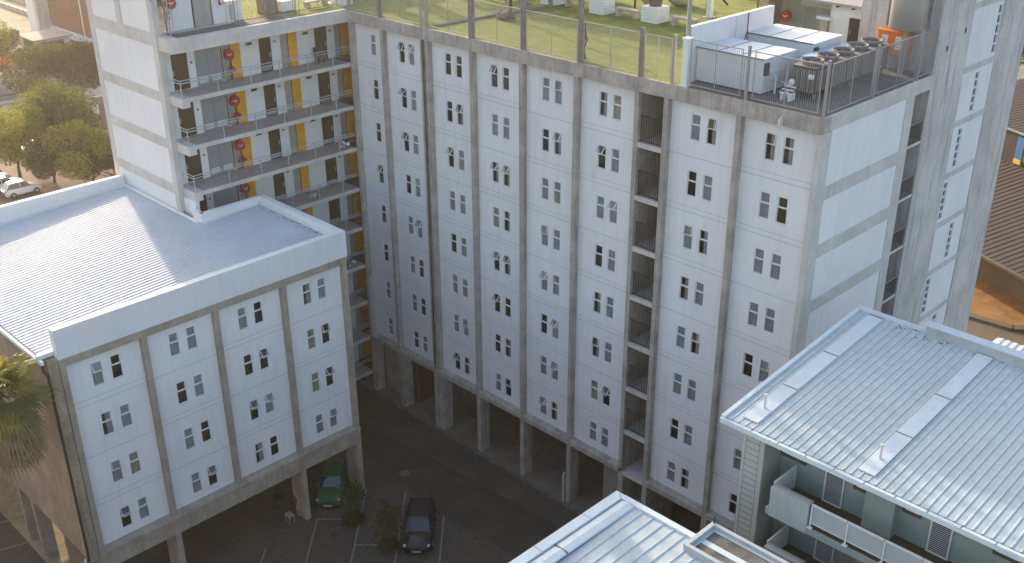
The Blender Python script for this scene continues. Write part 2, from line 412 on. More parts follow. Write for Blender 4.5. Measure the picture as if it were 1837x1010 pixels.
# top beams, bottom ledges
mb = MB(); mb.box(0.0, 7.03, -0.03, YW+0.3, 26.60, 27.31, 'concrete'); mb.build('top_beam', wing)
mb = MB(); mb.box(7.05, 33.0, -0.03, YW+0.3, 26.60, 27.31, 'concrete')
mb.tube((31.05,-0.26,26.98), (31.05,-0.02,27.0), 0.05, 'pipe_pvc'); mb.box(31.0,31.1,-0.30,-0.03,26.62,26.94,'pipe_pvc')
for k in range(16):
    x = 7.6+k*1.6; mb.box(x, x+0.02, -0.034, -0.028, 26.62, 27.30, 'joint')
mb.build('top_beam', main)
for p_, x0, x1 in ((wing,0.0,7.03),(main,7.05,22.86),(main,24.62,33.0)):
    mb = MB(); mb.box(x0, x1, -0.02, 0.55, 4.30, 4.60, 'concrete')
    mb.poly([(x0,-0.02,4.60),(x1,-0.02,4.60),(x1,YW,4.76),(x0,YW,4.76)], 'concrete')
    mb.build('ledge', p_)
# roof slab and turf
mb = MB(); mb.box(7.05, 32.68, YW+0.31, 20.69, 26.85, 27.26, 'concrete_light'); mb.build('roof_slab', main)
mb = MB(); mb.box(-7.99, 7.03, YW+0.31, 20.69, 26.85, 27.26, 'concrete_light'); mb.build('roof_slab', wing)
mb = MB(); mb.box(-7.8, 7.03, 0.12, 20.69, 27.3125, 27.318, 'turf'); mb.build('turf', wing)
mb = MB(); mb.box(7.04, 25.30, 0.12, 20.69, 27.3125, 27.318, 'turf'); mb.build('turf', main)
mb = MB(); mb.box(25.301, 32.9, 0.12, 20.69, 27.3125, 27.317, 'roof_floor'); mb.build('roof_screed', main)
# ends/back of the block
mb = MB()
mb.box(7.05, 28.85, 20.7, 21.0, 0, 27.25, 'white_wall'); mb.build('back_wall', main)
mb = MB(); mb.box(-8.0, 7.03, 20.7, 21.0, 0, 26.85, 'white_wall'); mb.box(-8.3, -8.0, -7.0, 21.0, 0, 27.26, 'white_wall'); mb.build('back_wall', wing)
# ---- stair bay between columns 7 and 8
for k in range(9):
    z = 24.05-ST*k
    if z < 1: break
    mb = MB(); mb.box(23.12, 24.62, 0.02, 2.6, z-0.24, z, 'concrete_light'); mb.build('landing', main)
    if z > 4.5:
        mb = MB()
        for q in range(13):
            x = 23.2+q*0.112; mb.box(x, x+0.022, 0.16, 0.185, z+0.03, z+1.32, 'dark_metal')
        mb.box(23.14, 24.60, 0.155, 0.19, z+1.32, z+1.36, 'dark_metal'); mb.box(23.14, 24.60, 0.155, 0.19, z+0.06, z+0.10, 'dark_metal')
        mb.build('balustrade', main)
mb = MB(); mb.box(22.9, 24.8, 2.6, 2.8, 0, 26.6, 'grey_panel'); mb.box(22.86,23.11,0.39,2.6,0,26.6,'concrete'); mb.box(24.63,24.85,0.39,2.6,0,26.6,'concrete'); mb.build('stair_wall', main)
# ---- right side (faces +X), x = 33
mb = MB(); mb.box(32.74, 33.0, 0.0, 0.85, 0, 26.60, 'concrete_light'); mb.build('corner_column', main)
mb = MB(); mb.box(32.70, 33.0, YW+0.31, 9.95, 26.62, 27.31, 'concrete_light'); mb.build('side_beam', main)
mb = MB(); mb.box(32.6, 33.0, 7.62, 8.42, 0, 26.62, 'concrete_light'); mb.build('side_column', main)
for k in range(9):
    z1 = 26.62-ST*k if k == 0 else 26.62-ST*k-0.08
    z0 = 24.05-ST*k
    if z0 < 2: z0 = 0
    mb = MB(); mb.box(32.75, 32.965, 0.85, 7.62, z0, z1, 'white_wall'); mb.build('wall_panel', main)
    if z0 > 0:
        mb = MB(); mb.box(32.70, 33.0, 0.85, 7.62, z0-0.65, z0, 'concrete_light'); mb.build('side_beam', main)
        mb = MB(); mb.box(32.0, 32.95, 8.42, 9.95, z0-0.14, z0, 'concrete_light')
        mb.box(32.9, 32.93, 8.42, 9.95, z0+1.0, z0+1.04, 'steel')
        for q in range(14): mb.box(32.905, 32.925, 8.5+q*0.104, 8.515+q*0.104, z0, z0+1.0, 'dark_metal')
        mb.build('landing', main)
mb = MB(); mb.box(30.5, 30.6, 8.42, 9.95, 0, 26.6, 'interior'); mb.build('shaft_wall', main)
# ---- ground floor behind the piers
mb = MB()
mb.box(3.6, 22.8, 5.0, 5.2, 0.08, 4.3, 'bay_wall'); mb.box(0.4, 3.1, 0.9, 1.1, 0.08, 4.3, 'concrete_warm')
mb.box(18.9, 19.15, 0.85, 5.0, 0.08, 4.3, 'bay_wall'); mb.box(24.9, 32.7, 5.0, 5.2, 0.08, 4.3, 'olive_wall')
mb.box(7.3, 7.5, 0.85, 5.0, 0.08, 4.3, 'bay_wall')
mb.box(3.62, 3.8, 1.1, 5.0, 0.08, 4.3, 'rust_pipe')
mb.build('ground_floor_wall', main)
mb = MB()   # pale corrugated screen in the last bay before the stair
for k in range(24):
    x = 20.5+k*0.1; mb.box(x, x+0.05, 1.6, 1.66, 0.1, 3.9, 'grey_panel'); mb.box(x+0.05, x+0.1, 1.63, 1.66, 0.1, 3.9, 'grey_panel')
mb.build('corrugated_screen', main)
mb = MB()
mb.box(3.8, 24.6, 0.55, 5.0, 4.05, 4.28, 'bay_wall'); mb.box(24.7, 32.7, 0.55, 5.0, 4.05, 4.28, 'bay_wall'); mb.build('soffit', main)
mb = MB(); mb.box(-0.1, 33, -0.12, 5.0, 0.0, 0.10, 'bay_floor')
mb.box(-0.1, 22.3, -0.30, -0.12, 0.0, 0.13, 'kerb'); struct('pavement', mb)
mb = MB()
for x in (5.3, 12.4):
    mb.tube((x,2.2,0.1),(x,2.2,4.05),0.07,'rust_pipe'); mb.ball((x,2.2,0.35),0.3,0.2,0.25,'rust_pipe')
mb.build('standpipe', main)
mb = MB(); mb.tube((18.78,-0.12,0.0),(18.78,-0.12,2.1),0.055,'pipe_pvc'); mb.tube((18.78,-0.12,2.1),(18.78,0.0,2.2),0.05,'pipe_pvc'); mb.build('drainpipe', main)
mb = MB(); mb.tube((7.11,-0.06,4.7),(7.11,-0.06,26.6),0.035,'dark_metal')
mb.build('expansion_joint', main)
# ================================================================ tall stair tower at right, x up to 33
tower = thing('stair_tower', 'tall stained concrete stair tower with stacked slit windows beside the white block', 'building', (31, 15, 0))
mb = MB()
mb.box(28.9, 32.98, 9.97, 13.60, 0, 36, 'tower_concrete'); mb.box(28.9, 33.0, 17.25, 20.95, 0, 36, 'tower_concrete')
mb.box(28.9, 32.6, 13.60, 17.25, 0, 36, 'tower_concrete'); mb.build('wall', tower)
slits = {0:16.9, 1:15.45, 2:14.55, 3:13.95, 4:15.75, 5:13.95, 6:15.7, 7:14.4, 8:15.7}
for k in range(10):
    zt = 29.75-ST*k if k else 29.75; z0 = 27.0-ST*k*1.0
    if k >= 1: z0 = 27.0-0.0-2.83*k; zt = 27.0-2.83*(k-1)-0.32
    if z0 < 0.5: break
    yc = slits.get(k, 15); hs = []
    if k == 0: zt = 29.9
    h0 = z0+0.22; n_ = 5; hh = (zt-0.15-h0)/n_
    for q in range(n_): hs.append((yc-0.2, yc+0.2, h0+q*hh, h0+(q+1)*hh-0.09))
    mb = MB(); pierced(mb, lambda u, z, d: (32.95-d, u, z), (13.60, 17.25), (z0, zt), hs, 'white_wall', 0.15)
    mb.build('wall_panel', tower)
    fr = MB()
    fr.box(32.93, 32.965, yc-0.26, yc-0.21, h0-0.05, zt-0.12, 'window_frame'); fr.box(32.93, 32.965, yc+0.21, yc+0.26, h0-0.05, zt-0.12, 'window_frame')
    fo = fr.build('window', tower)
    pn = MB()
    for h in hs: pn.box(32.86, 32.87, h[0]-.01, h[1]+.01, h[2], h[3], 'slit_glass')
    pn.build('pane', fo)
    if z0 > 0.5:
        mb = MB(); mb.box(32.6, 32.985, 13.60, 17.25, z0-0.32, z0, 'concrete_light'); mb.build('band', tower)
mb = MB()
mb.box(32.955, 33.0, 13.62, 17.24, 32.5, 36, 'white_wall'); mb.box(32.6,32.95,13.6,17.25,30.2,32.5,'white_wall'); mb.box(32.6,32.98,13.6,17.25,29.9,30.2,'concrete_light'); mb.build('upper_panel', tower)
mb = MB()
for (y, z) in ((11.1, 28.4), (12.9, 29.0)): mb.box(32.985, 33.01, y-0.06, y+0.06, z-0.12, z+0.12, 'black')
mb.build('vent', tower)
# ================================================================ wing: corridor side faces +X, x = 0
DX = -1.85
for k in range(9):
    zf = 24.05-ST*k              # corridor floor level
    zc = zf+2.55                 # ceiling
    if zf < 1.6: break
    low = zf < 17
    # corridor slab with downstand at the end
    mb = MB(); mb.box(DX, 0.0, -11.3, -0.02, zf-0.24, zf, 'concrete_light'); mb.box(DX+0.05, -0.05, -11.25, -0.05, zf, zf+0.012, 'corridor_floor')
    mb.box(DX+0.02, 0.0, -11.8, -11.3, zf-0.55, zf, 'concrete_light'); mb.build('corridor_slab', wing)
    # door wall (segments)
    mb = MB()
    mb.box(DX-0.2, DX, -11.9, 0.3, zf+2.10, zc+0.01, 'white_paint')
    for a, b in ((-11.9,-11.17),(-10.14,-9.68),(-8.0,-7.86),(-6.65,-5.36),(-4.5,-3.85),(-2.62,-1.31),(-0.38,0.20)):
        mb.box(DX-0.2, DX, a, b, zf, zf+2.10, 'white_paint')
    mb.build('corridor_wall', wing)
    # grey recess + yellow panels
    for a, b, c in ((-7.86,-7.30,-6.65),(-3.85,-3.25,-2.62),(0.20,0.72,1.4)):
        mb = MB(); mb.box(DX-0.25, DX-0.12, a, b, zf, zf+2.10, 'grey_panel'); mb.build('grey_panel', wing)
        mb = MB(); n_ = 4
        for q in range(n_): mb.box(DX-0.14, DX-0.03, b, c, zf+2.1*q/n_+0.012, zf+2.1*(q+1)/n_, 'yellow')
        mb.box(DX-0.16, DX-0.06, b, c, zf, zf+2.1, 'dirty_seam'); mb.build('yellow_panel', wing)
    # doors
    for a, b in ((-11.2,-10.14),(-5.36,-4.5),(-1.31,-0.38)):
        mb = MB(); mb.box(DX-0.12, DX-0.05, a, b, zf+0.01, zf+2.09, 'door_brown'); d = mb.build('door', wing)
        hb = MB(); hy = b-0.12 if a > -6 else a+0.12
        hb.box(DX-0.05, DX-0.02, hy-0.035, hy+0.035, zf+0.85, zf+1.15, 'steel_light'); hb.build('handle', d)
        if a > -6:
            hb = MB(); hb.box(DX-0.05,DX-0.04,a+0.1,b-0.1,zf+0.06,zf+0.3,'steel'); hb.build('kick_plate', d)
    # louvred double gate
    mb = MB(); mb.box(DX-0.10, DX-0.04, -9.68, -8.0, zf+0.01, zf+2.09, 'gate_grey'); mb.box(DX-0.045, DX-0.03, -8.85, -8.83, zf+0.01, zf+2.09, 'dirty_seam')
    for y0 in (-9.55, -8.7):
        for q in range(4): mb.box(DX-0.04, DX-0.02, y0, y0+0.6, zf+0.15+q*0.09, zf+0.20+q*0.09, 'white_paint')
    mb.build('service_door', wing)
    mb = MB(); mb.box(DX, DX+0.02, -8.0+0.0, -7.9, zf+0.1, zf+2.1, 'rust_pipe'); mb.build('conduit', wing)
    # small vents and signs
    for y in (-6.05, -2.0):
        mb = MB(); mb.box(DX-0.02, DX+0.03, y-0.26, y+0.26, zf+1.78, zf+2.0, 'white_paint'); mb.box(DX+0.03, DX+0.035, y-0.21, y+0.21, zf+1.81, zf+1.97, 'black'); mb.build('vent', wing)
    for y in (-4.25, -0.12):
        mb = MB(); mb.box(DX, DX+0.02, y-0.1, y+0.1, zf+1.7, zf+1.8, 'dark_metal'); mb.box(DX+0.02, DX+0.022, y-0.07, y+0.07, zf+1.73, zf+1.77, 'grey_panel'); mb.build('door_sign', wing)
    mb = MB(); mb.box(DX, DX+0.02, -9.98, -9.86, zf+1.4, zf+1.52, 'rust_pipe'); mb.build('call_button', wing)
    # railing
    mb = MB()
    for z in (zf+1.02, zf+0.86): mb.path([(DX+0.5,-11.74,z),(-0.06,-11.74,z),(-0.06,-0.05,z)], 0.028, 'rail_grey')
    for y in (-11.72,-9.4,-7.2,-5.2,-3.2,-1.3): mb.tube((-0.06,y,zf),(-0.06,y,zf+1.02),0.028,'rail_grey')
    for y in (-11.4,-5.2,-1.3): mb.path([(-0.06,y+0.05,zf+0.5),(-0.06,y+2.2,zf+0.5)],0.012,'steel')
    mb.build('railing', wing)
rc = random.Random(77)
for k in (0, 2, 3, 5):
    zf = 24.062-ST*k
    if k == 0:
        ch = thing('chair','dark chair by the far door on the topmost open corridor','chair',(-1.35,-0.95-.45,zf))
        mb = MB(); mb.box(-1.6,-1.15,-1.65,-1.2,zf+.40,zf+.46,'dark_metal'); mb.build('seat',ch)
        mb = MB(); mb.box(-1.62,-1.56,-1.65,-1.2,zf+.46,zf+.95,'dark_metal'); mb.build('backrest',ch)
        for x_ in (-1.58,-1.2):
            for y_ in (-1.62,-1.25): mb = MB(); mb.box(x_,x_+.04,y_,y_+.04,zf,zf+.4,'dark_metal'); mb.build('leg',ch)
    else:
        mb = MB(); y_ = {2:-0.7,3:-3.2,5:-0.9}[k]
        for q in range(9): mb.ball((-0.5+rc.uniform(-.25,.25), y_+rc.uniform(-.35,.35), zf+rc.uniform(.1,.35)), rc.uniform(.08,.2), rc.uniform(.08,.2), rc.uniform(.06,.14), rc.choice(['siding','stone','post_brown','white_paint']), n=8, k=6, jit=.15)
        single('bag_pile', mb, {2:'pale heap of bags at the corner end of the third corridor from the top',3:'pale heap of bags midway along the fourth corridor from the top',5:'small pale heap of bags on a low corridor beside the low block'}[k], 'bags')
# roof slab over the corridors with rounded corner
mb = MB()
pts = [(DX-0.1,-12.0)]+[(-0.45+0.5*math.sin(R(a)), -11.55-0.5*math.cos(R(a))) for a in range(0, 91, 15)]+[(0.05,-0.05),(DX-0.1,-0.05)]
n_ = len(pts)
for (z0, z1) in ((26.62, 27.40),):
    vs = [(x,y,z0) for x,y in pts]+[(x,y,z1) for x,y in pts]
    mb.faces(vs, [tuple(range(n_-1,-1,-1)), tuple(range(n_,2*n_))]+[(i,(i+1)%n_,n_+(i+1)%n_,n_+i) for i in range(n_)], 'concrete_light')
mb.build('roof_edge', wing)
mb = MB(); mb.box(-7.9, DX-0.1, -7.0, 0.64, 26.85, 27.42, 'concrete_light'); mb.box(-7.9, -1.55, -6.9, 0.12, 27.421, 27.45, 'turf'); mb.box(-1.55,-0.25,-3.3,0.3,27.401,27.425,'turf')
mb.box(-1.5, -0.3, -11.4, -3.4, 27.40, 27.42, 'roof_floor'); mb.build('roof_deck', wing)
# tower at wing end: face -Y y=-12.1
FY = -12.1
def towercol(x0, x1, y1): 
    mb = MB(); mb.box(x0, x1, FY, y1, 0, 34, 'concrete_light'); mb.build('column', wing)
towercol(-9.65, -9.10, -7.0); towercol(-1.90, -1.40, -11.72)
for k in range(-1, 10):
    z1 = 26.80-ST*k; z0 = 24.20-ST*k
    if k == -1: z1 = 30.5; z0 = 27.55
    if z1 < 1: break
    z0 = max(z0, 0)
    if k == -1:
        mb = MB(); mb.box(-9.10,-5.9,FY+0.04,FY+0.3,z0,33,'white_wall'); mb.box(-5.3,-1.9,FY+0.04,FY+0.3,z0,33,'white_wall'); mb.build('wall_panel', wing)
        mb = MB(); mb.box(-5.9,-5.3,FY,FY+0.3,z0,33,'concrete_light'); mb.build('column', wing)
        mb = MB(); mb.box(-9.10,-1.9,FY,FY+0.4,26.80,27.55,'concrete_light'); mb.build('beam', wing)
    else:
        mb = MB(); mb.box(-9.10,-1.9,FY+0.04,FY+0.3,z0,z1,'white_wall'); mb.build('wall_panel', wing)
        if z0 > 0:
            mb = MB(); mb.box(-9.10,-1.9,FY,FY+0.4,z0-0.60,z0,'concrete_light'); mb.build('beam', wing)
mb = MB(); mb.box(-9.6,-9.3,-12.0,-7.0,0,34,'white_wall'); mb.box(-9.6,-2.1,-7.6,-7.3,27.4,34,'white_wall'); mb.box(-2.25,-1.9,-11.0,-7.3,27.42,34,'white_wall')
mb.box(-9.4,-2.1,-12.0,-7.4,33.6,34,'concrete_light'); mb.build('stair_core', wing)
mb = MB(); mb.box(-1.9,-1.86,-9.35,-8.25,27.43,29.9,'grey_panel'); mb.box(-1.9,-1.85,-9.42,-9.35,27.43,29.95,'dark_metal'); mb.box(-1.9,-1.85,-8.25,-8.18,27.43,29.95,'dark_metal'); mb.build('door', wing)
# lower end wall of corridor stub under level 18.4
mb = MB(); mb.box(-1.39, 0.0, -11.85, -11.6, 15.0, 17.90, 'white_paint'); mb.build('end_wall', wing)

# ================================================================ low white building (faces +X, x = 9)
low = thing('parking_block', 'four-storey white block on concrete legs with pale ribbed metal roof, cars under it', 'building', (0.5, -16, 0))
LX = 8.68
cys = [-24.40, -20.32, -16.33, -12.20, -8.13]
LB = [[['CO','D'],['H','C'],['Co','C'],['DO','C']],
      [['C','C'],['D','C'],['C','D'],['C','DO']],
      [['C','D'],['D','DO'],['DO','CO'],['H','D']],
      [['H','C'],['C','DO'],['C','DO'],['C','Co']]]
for b_ in range(4):
    y0 = cys[b_]+0.28; y1 = cys[b_+1]; base = cys[b_]
    mb = MB(); holes = []
    for r_ in range(4):
        for u in (1.52, 2.50): holes.append((base+u, base+u+WW, 15.05-2.85*r_-WH, 15.05-2.85*r_))
    pierced(mb, lambda u, z, d: (LX-d, u, z), (y0, y1), (4.80, 15.56), holes, 'white_wall')
    for r_ in range(1, 4):
        z = 15.05-2.85*r_+0.75; mb.box(LX-0.002, LX+0.012, y0, y1, z, z+0.016, 'joint')
        if (r_+b_) % 2: mb.box(LX-0.002, LX+0.012, y0, y1, z+0.3, z+0.313, 'joint')
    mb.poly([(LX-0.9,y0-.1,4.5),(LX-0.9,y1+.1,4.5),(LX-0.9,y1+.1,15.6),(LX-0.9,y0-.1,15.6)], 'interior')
    mb.build('wall', low)
    for r_ in range(4):
        for q, u in enumerate((1.52, 2.50)): window(low, (LX, base+u, 15.05-2.85*r_-WH), R(90), LB[b_][r_][q])
for i, y in enumerate(cys):
    mb = MB(); mb.box(LX-0.05, 9.0, y, y+0.28, 4.62, 15.56, 'concrete_warm'); mb.build('column', low)
    if i in (0,1,3,4): mb = MB(); mb.box(8.55, 9.02, y-0.03, y+0.30, 0, 4.62, 'concrete_warm'); mb.box(7.9, 8.4, y-0.1, y+0.3, 0, 3.5, 'concrete_warm'); mb.build('pier', low)
mb = MB(); mb.box(8.3, 9.0, -24.42, -7.83, 15.56, 16.0, 'concrete_warm'); mb.build('top_beam', low)
mb = MB(); mb.box(8.4, 8.98, -24.4, -7.85, 3.52, 4.40, 'concrete_warm'); mb.box(8.4, 9.06, -24.42, -7.83, 4.40, 4.62, 'concrete_warm')
mb.poly([(9.06,-24.42,4.62),(9.06,-7.83,4.62),(LX,-7.83,4.80),(LX,-24.42,4.80)], 'concrete_warm')
mb.box(8.2, 8.5, -14.2, -12.9, 3.2, 3.52, 'concrete_warm'); mb.build('bottom_beam', low)
mb = MB(); mb.box(8.62, 9.04, -24.42, -7.80, 16.0, 17.54, 'white_parapet'); mb.box(0.95, 8.62, -8.15, -7.80, 15.6, 17.53, 'white_parapet')
mb.box(0.72, 0.97, -12.1, -8.15, 16.2, 17.52, 'white_parapet'); mb.box(0.0, 0.95, -12.12, -11.87, 16.2, 17.52, 'white_parapet')
mb.build('parapet', low)
mb = MB(); mb.box(-8.75, -8.40, -25.0, -12.12, 15.6, 17.55, 'white_parapet'); mb.build('parapet', low)
# roof: slopes down towards -Y, ribs along Y
ZF, ZN = 17.12, 16.22; YF, YN = -7.95, -25.05
def rz_(y): return ZN+(y-YN)*(ZF-ZN)/(YF-YN)
mb = MB()
def ribroof(mb, x0, x1, y0, y1, zf, pitch, h, m, top=0.35, foot=0.14, ext=0):
    """corrugated sheet with ribs running along y"""
    n = max(1, int(round((x1-x0)/pitch))); p = (x1-x0)/n; prof = []
    for i in range(n):
        a = x0+i*p; prof += [(a,0),(a+p*(1-top-2*foot),0),(a+p*(1-top-foot),h),(a+p*(1-foot),h)]
    prof.append((x1,0))
    z0 = zf(y0); z1 = zf(y1)
    vs = [(x,y0,z0+q) for x,q in prof]+[(x,y1,z1+q) for x,q in prof]; k = len(prof)
    mb.faces(vs, [(i,i+1,k+i+1,k+i) for i in range(k-1)], m)
ribroof(mb, -8.40, 8.62, -25.05, -12.12, rz_, 0.30, 0.05, 'roof_metal')
ribroof(mb, 0.97, 8.62, -12.12, -8.15, rz_, 0.30, 0.05, 'roof_metal')
mb.build('roof', low)
mb = MB()
for (xa,xb,ya,yb) in ((-8.40,-8.15,-25.0,-12.12),(-8.15,0.72,-12.37,-12.12),(0.97,1.2,-12.12,-8.4),(1.2,8.62,-8.4,-8.15)):
    v = [(xa,ya,rz_(ya)+.055),(xb,ya,rz_(ya)+.055),(xb,yb,rz_(yb)+.055),(xa,yb,rz_(yb)+.055)]; v2 = [(x,y,z+.03) for x,y,z in v]
    mb.faces(v+v2, [(4,5,6,7),(0,1,5,4),(1,2,6,5),(2,3,7,6),(3,0,4,7)], 'white_parapet')
mb.build('wall_flashing', low)
mb = MB(); rq_ = random.Random(8)
for i in range(70): x = rq_.uniform(1.3,8.4); y = -8.45-abs(rq_.gauss(0,.18)); mb.ball((x,y,rz_(y)+.05), rq_.uniform(.02,.07), rq_.uniform(.02,.05), .02, 'dirty_seam', n=6, k=4)
mb.build('debris', low)
mb = MB()
mb.box(-8.6, 9.02, -25.22, -25.06, 16.02, 16.20, 'white_parapet'); mb.build('gutter', low)
mb = MB(); mb.box(8.45,8.62,-25.2,-24.42,16.12,16.34,'white_parapet'); mb.build('barge_flashing', low)
mb = MB()
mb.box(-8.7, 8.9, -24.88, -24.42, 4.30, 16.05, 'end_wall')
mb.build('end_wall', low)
mb = MB(); mb.path([(8.95,-25.14,16.1),(8.95,-25.14,15.7),(8.96,-24.98,15.35),(8.96,-24.98,4.4)], 0.07, 'dark_metal', n=8)
mb.tube((8.99,-24.98,4.4),(9.25,-25.0,4.3),0.06,'pipe_pvc'); mb.tube((8.5,-25.0,4.35),(8.75,-25.1,4.35),0.06,'pipe_pvc'); mb.build('downpipe', low)
mb = MB(); mb.box(-8.7, 8.4, -24.4, -7.9, 3.7, 4.28, 'concrete_warm'); mb.box(-8.75,-8.45,-24.4,-7.9,4.3,15.6,'white_wall'); mb.box(-8.5,8.3,-8.05,-7.85,4.3,15.6,'white_wall'); mb.build('floor_slab', low)
for x in (-8.4, -1.2, 0.7):
    mb = MB(); mb.box(x, x+0.34, -24.7, -23.95, 0, 4.29, 'concrete_warm'); mb.build('pier', low)
mb = MB(); mb.box(-8.7, 1.3, -24.75, -24.45, 4.0, 4.29, 'concrete_warm'); mb.build('edge_beam', low)
for x in (-8.4, -4.2, 0.0, 4.2):
    mb = MB(); mb.box(x, x+0.4, -8.4, -8.0, 0, 3.7, 'concrete_warm'); mb.build('pier', low)
# ================================================================ right apartment building with ribbed metal roof
flats = thing('balcony_flats', 'grey-green block of flats with pale blue ribbed roof, balconies and white gates', 'building', (46, -5, 0))
def rr(y): return 18.24+(y+9.72)*(0.95/10.0)
mb = MB(); 
for seg in ((35.70,60),):
    ribroof(mb, seg[0], seg[1], -9.72, 0.25, rr, 0.31, 0.022, 'roof_metal_blue', top=0.14, foot=0.09)
    nn = int((seg[1]-seg[0])/0.31)
    pp_ = (seg[1]-seg[0])/max(1,round((seg[1]-seg[0])/0.31))
    for i in range(int(round((seg[1]-seg[0])/0.31))):
        xx = seg[0]+(i+1)*pp_-0.004; mb.poly([(xx,-9.72,rr(-9.72)+.006),(xx+.012,-9.72,rr(-9.72)+.006),(xx+.012,.25,rr(.25)+.006),(xx,.25,rr(.25)+.006)],'rib_seam')
mb.build('roof', flats)
rw2 = random.Random(5)
for (x0, x1) in ((36.22,36.88),(41.02,41.65)):
    mb = MB(); ys = [-9.35,-6.6,-3.6,0.1]
    for i in range(3):
        a, b = ys[i], ys[i+1]; dz = 0.035+0.015*(i % 2)
        v = [(x0,a,rr(a)+.03),(x1,a,rr(a)+.03),(x1,b,rr(b)+.03),(x0,b,rr(b)+.03)]
        v2 = [(x,y,z+dz) for x,y,z in v]
        mb.faces(v+v2, [(4,5,6,7),(0,1,5,4),(1,2,6,5),(2,3,7,6),(3,0,4,7)], 'roof_cap')
        mb.obox(((x0+x1)/2, b-0.02, rr(b)+dz+0.028), (1,0,0), (0,1,0.095), (0,-.095,1), (x1-x0)/2, 0.03, 0.006, 'dirty_seam')
    c = mb.build('roof_cap', flats)
    mb = MB(); xm = (x0+x1)/2; mb.tube((xm,-8.4,rr(-8.4)+.02),(xm,-8.4,rr(-8.4)+0.62),0.055,'pipe_pvc',n=10); mb.tube((xm,-8.4,rr(-8.4)+0.6),(xm,-8.4,rr(-8.4)+0.68),0.075,'pipe_pvc',n=10); mb.build('vent_pipe', flats)
mb = MB()
mb.box(35.62, 35.72, -9.8, 0.3, 18.1, 18.15, 'roof_cap')
v = [(35.55,-9.8,rr(-9.8)-.1),(35.72,-9.8,rr(-9.8)-.1),(35.72,0.3,rr(.3)-.1),(35.55,0.3,rr(.3)-.1)]; v2 = [(x,y,z+.19) for x,y,z in v]
mb.faces(v+v2, [(3,2,1,0),(4,5,6,7),(0,1,5,4),(1,2,6,5),(2,3,7,6),(3,0,4,7)], 'roof_cap')
mb.box(35.55, 60, -9.88, -9.70, 18.02, 18.22, 'roof_cap'); mb.box(35.55,60,-9.70,-9.3,18.0,18.05,'roof_cap'); mb.box(35.6,38.7,0.25,0.45,18.9,19.32,'roof_cap')
for i in range(20): mb.box(36.9+i*1.15, 36.93+i*1.15, -9.885, -9.7, 18.215, 18.228, 'dirty_seam')
mb.build('gutter', flats)
mb = MB(); mb.box(38.75, 60, 0.1, 0.45, 18.9, 19.62, 'render_blue'); mb.box(38.7,60,0.05,0.5,19.62,19.68,'roof_cap'); mb.build('parapet', flats)
# debris on the ridge
mb = MB()
for i in range(45):
    x = rw2.uniform(36.2, 46); mb.ball((x, 0.2-abs(rw2.gauss(0,.35)), rr(0)+0.03), rw2.uniform(.02,.07), rw2.uniform(.02,.05), 0.02, 'dirty_seam', n=6, k=4)
for i in range(40):
    x = rw2.uniform(36, 47); y = rw2.uniform(-9,0); mb.ball((x, y, rr(y)+0.04), .02, .02, 0.01, 'dirty_seam', n=5, k=3)
mb.build('debris', flats)
